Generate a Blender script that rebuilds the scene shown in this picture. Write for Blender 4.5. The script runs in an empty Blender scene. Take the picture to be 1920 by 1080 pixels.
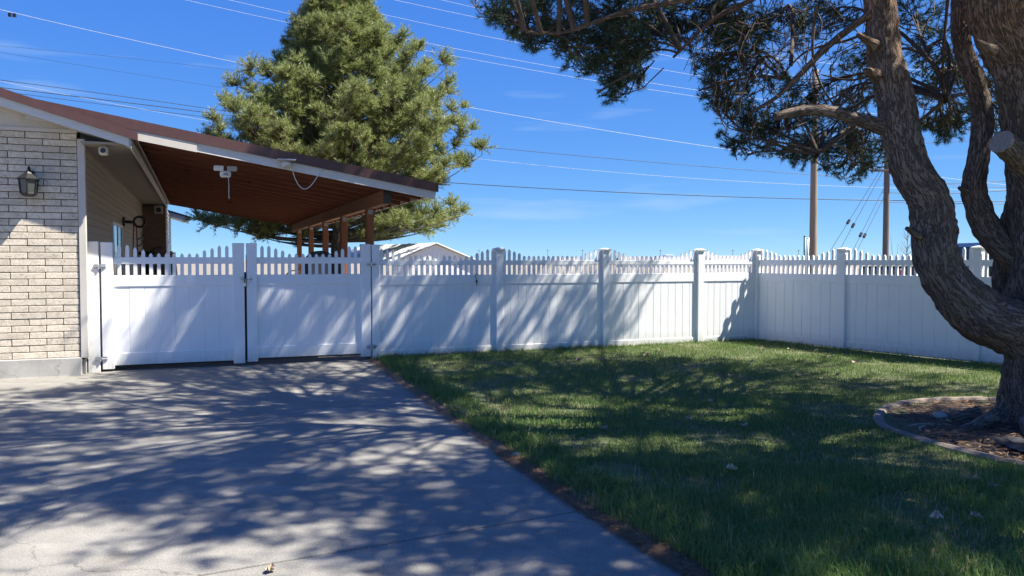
import bpy, math, random
import numpy as np
from mathutils import Vector, noise as mnoise

random.seed(11)
RNG = np.random.default_rng(11)
SC = bpy.context.scene
COL = SC.collection

# ------------------------------------------------------------------ camera
F = 1500.0                      # focal length in photo pixels (1920 wide)
PITCH = math.atan(53.0 / F)     # looking slightly down
EYE = 1.7
cam_d = bpy.data.cameras.new('camera')
cam_d.sensor_width = 36.0
cam_d.lens = 36.0 * F / 1920.0
cam_d.clip_start = 0.05
cam_d.clip_end = 6000
cam = bpy.data.objects.new('camera', cam_d)
COL.objects.link(cam)
cam.location = (0, 0, EYE)
cam.rotation_euler = (math.pi / 2 - PITCH, 0, 0)
SC.camera = cam

# ------------------------------------------------------------------ sky, sun, exposure
SUN_DIR = Vector((1.14, -0.09, 1.58)).normalized()     # towards the sun
SUN_EL = math.asin(SUN_DIR.z)
SUN_AZ = math.atan2(SUN_DIR.x, SUN_DIR.y)
W = bpy.data.worlds.new('World')
SC.world = W
W.use_nodes = True
wn, wl = W.node_tree.nodes, W.node_tree.links
wn.clear()
w_out = wn.new('ShaderNodeOutputWorld')
w_bg = wn.new('ShaderNodeBackground')
w_bg.inputs['Strength'].default_value = 0.091
sky = wn.new('ShaderNodeTexSky')
sky.sky_type = 'NISHITA'
sky.sun_disc = False
sky.sun_elevation = SUN_EL
sky.sun_rotation = SUN_AZ
sky.altitude = 1400
sky.air_density = 0.4
sky.dust_density = 0.0
sky.ozone_density = 10.0
# faint wisps of high cloud
tcw = wn.new('ShaderNodeTexCoord')
mpw = wn.new('ShaderNodeMapping')
mpw.inputs['Scale'].default_value = (2.0, 2.0, 17.0)
mpw.inputs['Rotation'].default_value = (0, 0.12, 0)
nzw = wn.new('ShaderNodeTexNoise')
nzw.inputs['Scale'].default_value = 2.2
nzw.inputs['Detail'].default_value = 6
rmw = wn.new('ShaderNodeMapRange')
rmw.inputs['From Min'].default_value = 0.60
rmw.inputs['From Max'].default_value = 0.80
rmw.inputs['To Max'].default_value = 0.30
mxw = wn.new('ShaderNodeMix')
mxw.data_type = 'RGBA'
mxw.inputs['B'].default_value = (2.4, 3.0, 3.7, 1)
wl.new(tcw.outputs['Generated'], mpw.inputs['Vector'])
wl.new(mpw.outputs['Vector'], nzw.inputs['Vector'])
wl.new(nzw.outputs['Fac'], rmw.inputs['Value'])
wl.new(rmw.outputs['Result'], mxw.inputs['Factor'])
# clear, deep blue grading of the whole sky (same law at every height and bearing)
sep = wn.new('ShaderNodeSeparateColor')
cmb = wn.new('ShaderNodeCombineColor')
wl.new(sky.outputs['Color'], sep.inputs['Color'])
for ch, (pw, k) in zip(('Red', 'Green', 'Blue'), ((0.86, 0.66), (0.60, 1.06), (0.20, 2.58))):
    pn = wn.new('ShaderNodeMath'); pn.operation = 'POWER'; pn.inputs[1].default_value = pw
    mn = wn.new('ShaderNodeMath'); mn.operation = 'MULTIPLY'; mn.inputs[1].default_value = k
    wl.new(sep.outputs[ch], pn.inputs[0])
    wl.new(pn.outputs[0], mn.inputs[0])
    wl.new(mn.outputs[0], cmb.inputs[ch])
wl.new(cmb.outputs['Color'], mxw.inputs['A'])
wl.new(mxw.outputs['Result'], w_bg.inputs['Color'])
wl.new(w_bg.outputs['Background'], w_out.inputs['Surface'])

sun_d = bpy.data.lights.new('sun', 'SUN')
sun_d.energy = 4.15
sun_d.angle = math.radians(0.53)
sun_d.color = (1.0, 0.95, 0.86)
sun = bpy.data.objects.new('sun', sun_d)
COL.objects.link(sun)
sun.rotation_euler = (-SUN_DIR).to_track_quat('-Z', 'Y').to_euler()
sun.location = (20, 0, 30)

vs = SC.view_settings
vs.view_transform = 'Standard'
vs.look = 'None'
vs.exposure = 1.62
vs.gamma = 1.0
vs.use_curve_mapping = False
SC.cycles.max_bounces = 6
SC.cycles.diffuse_bounces = 3
SC.cycles.glossy_bounces = 2
SC.cycles.transmission_bounces = 3
SC.cycles.transparent_max_bounces = 4
SC.cycles.caustics_reflective = False
SC.cycles.caustics_refractive = False

# ------------------------------------------------------------------ pixel helpers (used for layout only)
CP, SP = math.cos(PITCH), math.sin(PITCH)

def at(px, py, Y):
    """World point that the photo pixel shows when it stands Y metres in front of the camera."""
    a = (px - 960) / F
    b = (540 - py) / F
    d = Vector((a, CP + b * SP, -SP + b * CP))
    return Vector((0, 0, EYE)) + d * (Y / d.y)

def ground(px, py, z=0.0):
    a = (px - 960) / F
    b = (540 - py) / F
    d = Vector((a, CP + b * SP, -SP + b * CP))
    return Vector((0, 0, EYE)) + d * ((z - EYE) / d.z)

def proj(P):
    P = np.asarray(P, float).reshape(-1, 3)
    x, y, z = P[:, 0], P[:, 1], P[:, 2] - EYE
    dep = y * CP - z * SP
    up = y * SP + z * CP
    dep = np.where(dep < 0.05, 0.05, dep)
    return 960 + F * x / dep, 540 - F * up / dep, y * CP - z * SP

# house axes
ANG = math.radians(21.4)
U = Vector((math.cos(ANG), math.sin(ANG), 0))
V = Vector((-math.sin(ANG), math.cos(ANG), 0))
K = Vector((-6.36, 11.8, 0))

def hp(p, q, z=0.0):
    return K + U * p + V * q + Vector((0, 0, z))

def p_at(px, q):
    r = (px - 960) / F
    b = K + V * q
    return (b.y * r - b.x) / (U.x - U.y * r)

# ------------------------------------------------------------------ materials
def new_mat(name):
    m = bpy.data.materials.new(name)
    m.use_nodes = True
    nt = m.node_tree
    return m, nt.nodes, nt.links, nt.nodes['Principled BSDF']

def ramp(nodes, stops):
    r = nodes.new('ShaderNodeValToRGB')
    el = r.color_ramp.elements
    while len(el) < len(stops):
        el.new(0.5)
    for e, (pos, c) in zip(el, stops):
        e.position = pos
        e.color = (*c, 1) if len(c) == 3 else c
    return r

def noise_node(nodes, links, coord, scale, detail=4, rough=0.55, stretch=None, dist=0.0):
    if stretch:
        mp = nodes.new('ShaderNodeMapping')
        mp.inputs['Scale'].default_value = stretch
        links.new(coord, mp.inputs['Vector'])
        coord = mp.outputs['Vector']
    n = nodes.new('ShaderNodeTexNoise')
    n.inputs['Scale'].default_value = scale
    n.inputs['Detail'].default_value = detail
    n.inputs['Roughness'].default_value = rough
    n.inputs['Distortion'].default_value = dist
    links.new(coord, n.inputs['Vector'])
    return n

def mixc(nodes, links, fac, a, b, mode='MIX'):
    m = nodes.new('ShaderNodeMix')
    m.data_type = 'RGBA'
    m.blend_type = mode
    for sock, v in ((m.inputs['Factor'], fac), (m.inputs['A'], a), (m.inputs['B'], b)):
        if hasattr(v, 'is_output') or isinstance(v, bpy.types.NodeSocket):
            links.new(v, sock)
        elif isinstance(v, (tuple, list)):
            sock.default_value = (*v, 1) if len(v) == 3 else v
        else:
            sock.default_value = v
    return m.outputs['Result']

def bump(nodes, links, height, bsdf, strength=0.3, dist=0.02):
    b = nodes.new('ShaderNodeBump')
    b.inputs['Strength'].default_value = strength
    b.inputs['Distance'].default_value = dist
    links.new(height, b.inputs['Height'])
    links.new(b.outputs['Normal'], bsdf.inputs['Normal'])

def simple(name, c1, c2=None, scale=6.0, rough=0.6, bmp=0.0, metallic=0.0, spec=0.5, stretch=None, rnd=0.0, detail=5):
    """Two-tone noise material with optional per-object tint and fine relief."""
    m, N, L, B = new_mat(name)
    tc = N.new('ShaderNodeTexCoord')
    n = noise_node(N, L, tc.outputs['Object'], scale, detail, stretch=stretch)
    r = ramp(N, [(0.3, c1), (0.72, c2 or tuple(min(1, v * 1.12) for v in c1))])
    L.new(n.outputs['Fac'], r.inputs['Fac'])
    col = r.outputs['Color']
    if rnd:
        oi = N.new('ShaderNodeObjectInfo')
        mr = N.new('ShaderNodeMapRange')
        mr.inputs['To Min'].default_value = 1 - rnd
        mr.inputs['To Max'].default_value = 1 + rnd
        L.new(oi.outputs['Random'], mr.inputs['Value'])
        vm = N.new('ShaderNodeVectorMath')
        vm.operation = 'SCALE'
        L.new(col, vm.inputs[0])
        L.new(mr.outputs['Result'], vm.inputs['Scale'])
        col = vm.outputs['Vector']
    L.new(col, B.inputs['Base Color'])
    B.inputs['Roughness'].default_value = rough
    B.inputs['Metallic'].default_value = metallic
    B.inputs['Specular IOR Level'].default_value = spec
    if bmp:
        bump(N, L, n.outputs['Fac'], B, bmp, 0.01)
    return m

def vinyl_mat():
    m, N, L, B = new_mat('white_vinyl')
    tc = N.new('ShaderNodeTexCoord')
    geo = N.new('ShaderNodeNewGeometry')
    n = noise_node(N, L, geo.outputs['Position'], 3.0, 5)
    n2 = noise_node(N, L, geo.outputs['Position'], 22.0, 4, stretch=(1, 1, 0.25))
    r = ramp(N, [(0.25, (0.83, 0.825, 0.81)), (0.75, (0.88, 0.88, 0.87))])
    L.new(n.outputs['Fac'], r.inputs['Fac'])
    # splashed dirt close to the soil
    sx = N.new('ShaderNodeSeparateXYZ')
    L.new(geo.outputs['Position'], sx.inputs['Vector'])
    mr = N.new('ShaderNodeMapRange')
    mr.inputs['From Min'].default_value = 0.30
    mr.inputs['From Max'].default_value = 0.0
    L.new(sx.outputs['Z'], mr.inputs['Value'])
    mul = N.new('ShaderNodeMath'); mul.operation = 'MULTIPLY'
    L.new(mr.outputs['Result'], mul.inputs[0])
    L.new(n2.outputs['Fac'], mul.inputs[1])
    mul2 = N.new('ShaderNodeMath'); mul2.operation = 'MULTIPLY'
    mul2.inputs[1].default_value = 1.05
    L.new(mul.outputs[0], mul2.inputs[0])
    col = mixc(N, L, mul2.outputs[0], r.outputs['Color'], (0.42, 0.38, 0.30))
    L.new(col, B.inputs['Base Color'])
    B.inputs['Roughness'].default_value = 0.42
    B.inputs['Specular IOR Level'].default_value = 0.35
    bump(N, L, n.outputs['Fac'], B, 0.06, 0.02)
    return m

def brick_mat():
    m, N, L, B = new_mat('cream_scroll_brick')
    tc = N.new('ShaderNodeTexCoord')
    oi = N.new('ShaderNodeObjectInfo')
    mu = N.new('ShaderNodeMath'); mu.operation = 'MULTIPLY'; mu.inputs[1].default_value = 37.0
    L.new(oi.outputs['Random'], mu.inputs[0])
    ad = N.new('ShaderNodeVectorMath'); ad.operation = 'ADD'
    L.new(tc.outputs['Object'], ad.inputs[0])
    L.new(mu.outputs[0], ad.inputs[1])
    big = noise_node(N, L, ad.outputs['Vector'], 7.0, 4, dist=0.8)
    base = ramp(N, [(0.3, (0.60, 0.52, 0.405)), (0.7, (0.76, 0.68, 0.55))])
    L.new(big.outputs['Fac'], base.inputs['Fac'])
    # scrolled, rubbed line pattern pressed in the clay
    wv = noise_node(N, L, ad.outputs['Vector'], 8.0, 2, dist=1.6, stretch=(1.0, 1.0, 1.6))
    sub = N.new('ShaderNodeMath'); sub.operation = 'SUBTRACT'; sub.inputs[1].default_value = 0.5
    L.new(wv.outputs['Fac'], sub.inputs[0])
    mulp = N.new('ShaderNodeMath'); mulp.operation = 'MULTIPLY'; mulp.inputs[1].default_value = 9.0
    L.new(sub.outputs[0], mulp.inputs[0])
    frc = N.new('ShaderNodeMath'); frc.operation = 'PINGPONG'; frc.inputs[1].default_value = 0.5
    L.new(mulp.outputs[0], frc.inputs[0])
    lines = ramp(N, [(0.0, (1, 1, 1)), (0.20, (0, 0, 0))])
    L.new(frc.outputs[0], lines.inputs['Fac'])
    brk = noise_node(N, L, ad.outputs['Vector'], 26.0, 2)
    bm = ramp(N, [(0.38, (0, 0, 0)), (0.52, (1, 1, 1))])
    L.new(brk.outputs['Fac'], bm.inputs['Fac'])
    mk = N.new('ShaderNodeMath'); mk.operation = 'MULTIPLY'
    L.new(lines.outputs['Color'], mk.inputs[0]); L.new(bm.outputs['Color'], mk.inputs[1])
    mk2 = N.new('ShaderNodeMath'); mk2.operation = 'MULTIPLY'; mk2.inputs[1].default_value = 0.8
    L.new(mk.outputs[0], mk2.inputs[0])
    col = mixc(N, L, mk2.outputs[0], base.outputs['Color'], (0.24, 0.15, 0.09))
    mr = N.new('ShaderNodeMapRange')
    mr.inputs['To Min'].default_value = 0.86; mr.inputs['To Max'].default_value = 1.1
    L.new(oi.outputs['Random'], mr.inputs['Value'])
    vm = N.new('ShaderNodeVectorMath'); vm.operation = 'SCALE'
    L.new(col, vm.inputs[0]); L.new(mr.outputs['Result'], vm.inputs['Scale'])
    L.new(vm.outputs['Vector'], B.inputs['Base Color'])
    B.inputs['Roughness'].default_value = 0.85
    inv = N.new('ShaderNodeMath'); inv.operation = 'SUBTRACT'; inv.inputs[0].default_value = 1.0
    L.new(mk.outputs[0], inv.inputs[1])
    bump(N, L, inv.outputs[0], B, 0.5, 0.004)
    return m

def concrete_mat(name, lo, hi, speck=0.5):
    m, N, L, B = new_mat(name)
    geo = N.new('ShaderNodeNewGeometry')
    P = geo.outputs['Position']
    big = noise_node(N, L, P, 0.55, 6, 0.6)
    mid = noise_node(N, L, P, 5.0, 5, 0.65)
    fine = noise_node(N, L, P, 95.0, 4, 0.75)
    streak = noise_node(N, L, P, 1.3, 5, 0.6, stretch=(0.5, 1.6, 1))
    r = ramp(N, [(0.3, lo), (0.7, hi)])
    L.new(big.outputs['Fac'], r.inputs['Fac'])
    r2 = ramp(N, [(0.3, (0.84, 0.84, 0.84)), (0.7, (1.1, 1.1, 1.1))])
    L.new(mid.outputs['Fac'], r2.inputs['Fac'])
    c = mixc(N, L, 1.0, r.outputs['Color'], r2.outputs['Color'], 'MULTIPLY')
    r3 = ramp(N, [(0.30, (0.40, 0.40, 0.40)), (0.47, (0.88, 0.88, 0.88)), (0.56, (1.05, 1.05, 1.05)), (0.72, (1.6, 1.57, 1.5))])
    L.new(fine.outputs['Fac'], r3.inputs['Fac'])
    c = mixc(N, L, speck, c, mixc(N, L, 1.0, c, r3.outputs['Color'], 'MULTIPLY'))
    # pale worn cement skin in patches
    r4 = ramp(N, [(0.56, (0, 0, 0)), (0.74, (1, 1, 1))])
    L.new(streak.outputs['Fac'], r4.inputs['Fac'])
    mm = N.new('ShaderNodeMath'); mm.operation = 'MULTIPLY'; mm.inputs[1].default_value = 0.35
    L.new(r4.outputs['Color'], mm.inputs[0])
    c = mixc(N, L, mm.outputs[0], c, tuple(v * 1.4 for v in hi))
    vo = N.new('ShaderNodeTexVoronoi'); vo.feature = 'DISTANCE_TO_EDGE'; vo.inputs['Scale'].default_value = 0.55
    wv = noise_node(N, L, P, 3.0, 5)
    va = N.new('ShaderNodeVectorMath'); va.operation = 'MULTIPLY_ADD'
    va.inputs[1].default_value = (0.35, 0.35, 0.35)
    L.new(wv.outputs['Color'], va.inputs[0]); L.new(P, va.inputs[2]); L.new(va.outputs['Vector'], vo.inputs['Vector'])
    cr = ramp(N, [(0.0, (1, 1, 1)), (0.004, (0, 0, 0))])
    L.new(vo.outputs['Distance'], cr.inputs['Fac'])
    mk = ramp(N, [(0.50, (0, 0, 0)), (0.58, (0.7, 0.7, 0.7))])
    L.new(big.outputs['Fac'], mk.inputs['Fac'])
    cm = N.new('ShaderNodeMath'); cm.operation = 'MULTIPLY'
    L.new(cr.outputs['Color'], cm.inputs[0]); L.new(mk.outputs['Color'], cm.inputs[1])
    c = mixc(N, L, cm.outputs[0], c, tuple(v * 0.35 for v in lo))
    st = noise_node(N, L, P, 1.9, 3, 0.5)
    sr = ramp(N, [(0.63, (1, 1, 1)), (0.76, (0.72, 0.70, 0.68))])
    L.new(st.outputs['Fac'], sr.inputs['Fac'])
    c = mixc(N, L, 1.0, c, sr.outputs['Color'], 'MULTIPLY')
    L.new(c, B.inputs['Base Color'])
    B.inputs['Roughness'].default_value = 0.9
    B.inputs['Specular IOR Level'].default_value = 0.25
    bump(N, L, fine.outputs['Fac'], B, 0.5, 0.004)
    return m

def attr_mat(name, stops, rough=0.6, transl=0.0, tr_col=None):
    """Colour picked per blade / needle from the 'rnd' attribute."""
    m, N, L, B = new_mat(name)
    a = N.new('ShaderNodeAttribute')
    a.attribute_name = 'rnd'
    r = ramp(N, stops)
    L.new(a.outputs['Fac'], r.inputs['Fac'])
    L.new(r.outputs['Color'], B.inputs['Base Color'])
    B.inputs['Roughness'].default_value = rough
    B.inputs['Specular IOR Level'].default_value = 0.35
    if transl:
        t = N.new('ShaderNodeBsdfTranslucent')
        L.new(r.outputs['Color'], t.inputs['Color'])
        ms = N.new('ShaderNodeMixShader')
        ms.inputs['Fac'].default_value = transl
        out = N['Material Output']
        L.new(B.outputs['BSDF'], ms.inputs[1])
        L.new(t.outputs['BSDF'], ms.inputs[2])
        L.new(ms.outputs['Shader'], out.inputs['Surface'])
    return m

def bark_mat(name, dark, light, flake, z_lo, z_hi, scale=1.0):
    """Furrowed bark whose ridges follow each limb ('limb' attribute: round, round, along)."""
    m, N, L, B = new_mat(name)
    geo = N.new('ShaderNodeNewGeometry')
    P = geo.outputs['Position']
    at_ = N.new('ShaderNodeAttribute'); at_.attribute_name = 'limb'
    Q = at_.outputs['Vector']
    n1 = noise_node(N, L, Q, 30.0 * scale, 5, 0.62, stretch=(1, 1, 0.21), dist=0.7)
    n2 = noise_node(N, L, Q, 60.0 * scale, 5, 0.7, stretch=(1, 1, 0.45), dist=0.4)
    n3 = noise_node(N, L, P, 2.4, 4)
    ab = N.new('ShaderNodeMath'); ab.operation = 'SUBTRACT'; ab.inputs[1].default_value = 0.5
    L.new(n1.outputs['Fac'], ab.inputs[0])
    ab2 = N.new('ShaderNodeMath'); ab2.operation = 'ABSOLUTE'
    L.new(ab.outputs[0], ab2.inputs[0])
    fur = ramp(N, [(0.0, (0.0, 0.0, 0.0)), (0.055, (0.75, 0.75, 0.75)), (0.2, (1, 1, 1))])
    L.new(ab2.outputs[0], fur.inputs['Fac'])
    body = mixc(N, L, n2.outputs['Fac'], tuple(v * 0.85 for v in dark), tuple(v * 1.1 for v in light))
    sx = N.new('ShaderNodeSeparateXYZ'); L.new(P, sx.inputs['Vector'])
    mr = N.new('ShaderNodeMapRange')
    mr.inputs['From Min'].default_value = z_lo; mr.inputs['From Max'].default_value = z_hi
    L.new(sx.outputs['Z'], mr.inputs['Value'])
    ad = N.new('ShaderNodeMath'); ad.operation = 'ADD'
    L.new(mr.outputs['Result'], ad.inputs[0]); L.new(n3.outputs['Fac'], ad.inputs[1])
    th = N.new('ShaderNodeMapRange'); th.inputs['From Min'].default_value = 0.72; th.inputs['From Max'].default_value = 1.15
    L.new(ad.outputs[0], th.inputs['Value'])
    pl = ramp(N, [(0.42, (0, 0, 0)), (0.56, (1, 1, 1))])
    L.new(n2.outputs['Fac'], pl.inputs['Fac'])
    mm = N.new('ShaderNodeMath'); mm.operation = 'MULTIPLY'
    L.new(th.outputs['Result'], mm.inputs[0]); L.new(pl.outputs['Color'], mm.inputs[1])
    body = mixc(N, L, mm.outputs[0], body, flake)
    col = mixc(N, L, fur.outputs['Color'], tuple(v * 0.45 for v in dark), body)
    L.new(col, B.inputs['Base Color'])
    B.inputs['Roughness'].default_value = 0.92
    B.inputs['Specular IOR Level'].default_value = 0.2
    hs = N.new('ShaderNodeMath'); hs.operation = 'MULTIPLY_ADD'; hs.inputs[1].default_value = 0.7
    L.new(n2.outputs['Fac'], hs.inputs[0]); L.new(fur.outputs['Color'], hs.inputs[2])
    bump(N, L, hs.outputs[0], B, 0.85, 0.02)
    return m

def wood_mat(name, c1, c2, rough=0.75, axis=(1, 12, 12)):
    m, N, L, B = new_mat(name)
    tc = N.new('ShaderNodeTexCoord')
    oi = N.new('ShaderNodeObjectInfo')
    ad = N.new('ShaderNodeVectorMath'); ad.operation = 'ADD'
    L.new(tc.outputs['Object'], ad.inputs[0])
    mu = N.new('ShaderNodeMath'); mu.operation = 'MULTIPLY'; mu.inputs[1].default_value = 19.0
    L.new(oi.outputs['Random'], mu.inputs[0]); L.new(mu.outputs[0], ad.inputs[1])
    n = noise_node(N, L, ad.outputs['Vector'], 2.5, 6, 0.6, stretch=axis, dist=0.4)
    r = ramp(N, [(0.3, c1), (0.7, c2)])
    L.new(n.outputs['Fac'], r.inputs['Fac'])
    k = noise_node(N, L, ad.outputs['Vector'], 3.0, 2)
    kr = ramp(N, [(0.68, (1, 1, 1)), (0.76, (0.45, 0.4, 0.35))])
    L.new(k.outputs['Fac'], kr.inputs['Fac'])
    c = mixc(N, L, 1.0, r.outputs['Color'], kr.outputs['Color'], 'MULTIPLY')
    L.new(c, B.inputs['Base Color'])
    B.inputs['Roughness'].default_value = rough
    bump(N, L, n.outputs['Fac'], B, 0.25, 0.004)
    return m

def glass_mat(name, col, rough=0.05):
    m, N, L, B = new_mat(name)
    B.inputs['Base Color'].default_value = (*col, 1)
    B.inputs['Roughness'].default_value = rough
    B.inputs['Specular IOR Level'].default_value = 0.8
    return m

M = {}
M['vinyl'] = vinyl_mat()
M['brick'] = brick_mat()
M['mortar'] = simple('dark_mortar', (0.12, 0.09, 0.068), (0.19, 0.15, 0.115), 30, 0.95, 0.3)
M['foundation'] = concrete_mat('foundation_concrete', (0.36, 0.35, 0.32), (0.46, 0.44, 0.40), 0.35)
M['concrete'] = concrete_mat('driveway_concrete', (0.215, 0.205, 0.182), (0.285, 0.27, 0.236), 0.95)
M['joint'] = simple('joint_dirt', (0.05, 0.045, 0.035), (0.12, 0.105, 0.085), 40, 0.95)
M['siding'] = simple('beige_siding', (0.37, 0.325, 0.27), (0.42, 0.37, 0.31), 5, 0.6, 0.05, rnd=0.05, stretch=(1, 1, 4))
M['trim'] = simple('cream_trim', (0.53, 0.49, 0.425), (0.60, 0.56, 0.49), 4, 0.5)
M['fascia'] = simple('white_fascia', (0.60, 0.585, 0.545), (0.70, 0.69, 0.65), 9, 0.5, 0.08, stretch=(1, 6, 6))
M['soffit'] = simple('soffit_metal', (0.31, 0.27, 0.225), (0.35, 0.31, 0.26), 5, 0.6)
M['roof'] = simple('brown_metal_roof', (0.078, 0.036, 0.031), (0.10, 0.046, 0.040), 6, 0.45, 0.03, spec=0.5)
M['stain'] = wood_mat('red_brown_stained_wood', (0.125, 0.040, 0.018), (0.21, 0.072, 0.033))
M['rafter'] = wood_mat('red_stained_rafter_lit', (0.16, 0.048, 0.025), (0.23, 0.078, 0.04))  # deck stain lightened: the light caught along rafter edges put into the colour
M['beam'] = wood_mat('cedar_beam', (0.23, 0.095, 0.042), (0.36, 0.165, 0.08), axis=(12, 1, 12))
M['post'] = wood_mat('cedar_post', (0.21, 0.068, 0.026), (0.34, 0.125, 0.05), axis=(12, 12, 1))
M['darkbrick'] = simple('brown_brick', (0.15, 0.095, 0.07), (0.24, 0.165, 0.125), 20, 0.9, 0.2, rnd=0.12)
M['white'] = simple('white_paint', (0.74, 0.73, 0.70), (0.80, 0.79, 0.77), 8, 0.45)
M['black'] = simple('black_metal', (0.012, 0.012, 0.013), (0.022, 0.022, 0.023), 20, 0.4)
M['blackplastic'] = simple('black_plastic', (0.014, 0.015, 0.018), (0.03, 0.03, 0.034), 12, 0.5)
M['steel'] = simple('galvanised_steel', (0.42, 0.43, 0.44), (0.58, 0.58, 0.58), 25, 0.35, 0.05, metallic=0.9)
M['grey'] = simple('grey_plastic', (0.34, 0.34, 0.34), (0.42, 0.42, 0.42), 8, 0.5)
M['glass'] = glass_mat('dark_window_glass', (0.02, 0.025, 0.03))
M['lampglass'] = glass_mat('seeded_lamp_glass', (0.055, 0.058, 0.055), 0.3)
M['solar'] = glass_mat('solar_cell', (0.015, 0.02, 0.05), 0.1)
M['orange_cord'] = simple('orange_cord', (0.36, 0.10, 0.035), None, 10, 0.6)
M['yellow_hose'] = simple('yellow_hose', (0.62, 0.42, 0.06), None, 10, 0.5)
M['bark'] = bark_mat('scots_pine_bark', (0.195, 0.148, 0.118), (0.30, 0.24, 0.20), (0.42, 0.24, 0.125), 2.4, 5.4)
M['barkbg'] = bark_mat('grey_pine_bark', (0.10, 0.08, 0.07), (0.24, 0.20, 0.17), (0.2, 0.13, 0.09), 20, 30, 0.7)
M['twig'] = simple('twig_bark', (0.060, 0.042, 0.032), (0.11, 0.075, 0.05), 12, 0.9)
M['cutwood'] = simple('weathered_cut_wood', (0.20, 0.175, 0.15), (0.31, 0.275, 0.235), 40, 0.9, 0.2)
M['needle'] = attr_mat('scots_pine_needles', [(0.0, (0.026, 0.056, 0.030)), (0.55, (0.048, 0.092, 0.044)), (0.95, (0.085, 0.135, 0.06)), (1.0, (0.15, 0.12, 0.05))], 0.5, 0.22)
M['needlebg'] = attr_mat('long_pine_needles', [(0.0, (0.15, 0.20, 0.06)), (0.5, (0.28, 0.325, 0.11)), (1.0, (0.46, 0.48, 0.20))], 0.38, 0.45)
M['grass'] = attr_mat('lawn_grass', [(0.0, (0.088, 0.172, 0.040)), (0.45, (0.130, 0.228, 0.054)), (0.82, (0.175, 0.255, 0.075)), (0.90, (0.16, 0.21, 0.06)), (0.94, (0.34, 0.29, 0.15)), (1.0, (0.44, 0.38, 0.23))], 0.5, 0.35)
M['litter'] = attr_mat('dry_pine_needles', [(0.0, (0.10, 0.055, 0.03)), (0.6, (0.22, 0.125, 0.065)), (1.0, (0.36, 0.25, 0.15))], 0.8)
M['soil'] = simple('lawn_soil', (0.06, 0.088, 0.028), (0.15, 0.145, 0.07), 9, 0.95, 0.6)
M['dirt'] = simple('dry_dirt', (0.12, 0.085, 0.058), (0.26, 0.20, 0.145), 24, 0.95, 0.8, detail=8)
M['mulch'] = simple('bark_mulch_soil', (0.04, 0.027, 0.02), (0.11, 0.075, 0.052), 30, 0.95, 0.9, detail=8)
M['curb'] = concrete_mat('tan_landscape_curb', (0.22, 0.175, 0.14), (0.30, 0.245, 0.20), 0.6)
M['field'] = simple('dry_field', (0.185, 0.16, 0.125), (0.26, 0.225, 0.18), 0.35, 0.95, 0.2, detail=8)
M['fabric'] = simple('black_weed_fabric', (0.010, 0.011, 0.016), (0.03, 0.032, 0.042), 14, 0.5, 0.6)
M['leaf'] = simple('dry_leaf', (0.30, 0.22, 0.14), (0.48, 0.38, 0.27), 20, 0.8, rnd=0.25)
M['stone'] = simple('river_stone', (0.26, 0.25, 0.23), (0.42, 0.40, 0.37), 14, 0.8, 0.3)
M['pole'] = wood_mat('weathered_pole_wood', (0.20, 0.155, 0.11), (0.32, 0.255, 0.185), 0.9, (14, 14, 0.6))
M['pole2'] = wood_mat('dark_pole_wood', (0.10, 0.085, 0.07), (0.18, 0.15, 0.125), 0.9, (14, 14, 0.6))
M['greenpipe'] = simple('green_painted_steel', (0.12, 0.20, 0.17), (0.17, 0.26, 0.22), 8, 0.5)
M['alu'] = simple('aluminium_wire', (0.44, 0.45, 0.47), (0.55, 0.56, 0.58), 3, 0.5)
M['wire'] = simple('dark_wire', (0.035, 0.038, 0.045), (0.06, 0.065, 0.075), 3, 0.5)
M['tent'] = simple('white_canopy_fabric', (0.78, 0.775, 0.76), (0.84, 0.84, 0.83), 2.5, 0.7, 0.1)
M['greybuild'] = simple('grey_roofing', (0.24, 0.22, 0.22), (0.32, 0.30, 0.29), 0.4, 0.8)
M['carpaint'] = simple('dark_blue_paint', (0.006, 0.008, 0.016), (0.009, 0.012, 0.022), 2, 0.28, spec=0.6)
M['redlens'] = simple('red_lens', (0.38, 0.012, 0.015), None, 5, 0.2)
M['rubber'] = simple('tyre_rubber', (0.018, 0.018, 0.018), (0.03, 0.03, 0.03), 20, 0.8)
M['barebranch'] = simple('bare_sapling_bark', (0.22, 0.17, 0.13), (0.32, 0.26, 0.20), 10, 0.9)
M['cover'] = simple('dark_green_cover', (0.018, 0.03, 0.028), (0.035, 0.05, 0.046), 5, 0.6, 0.2)

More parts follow.
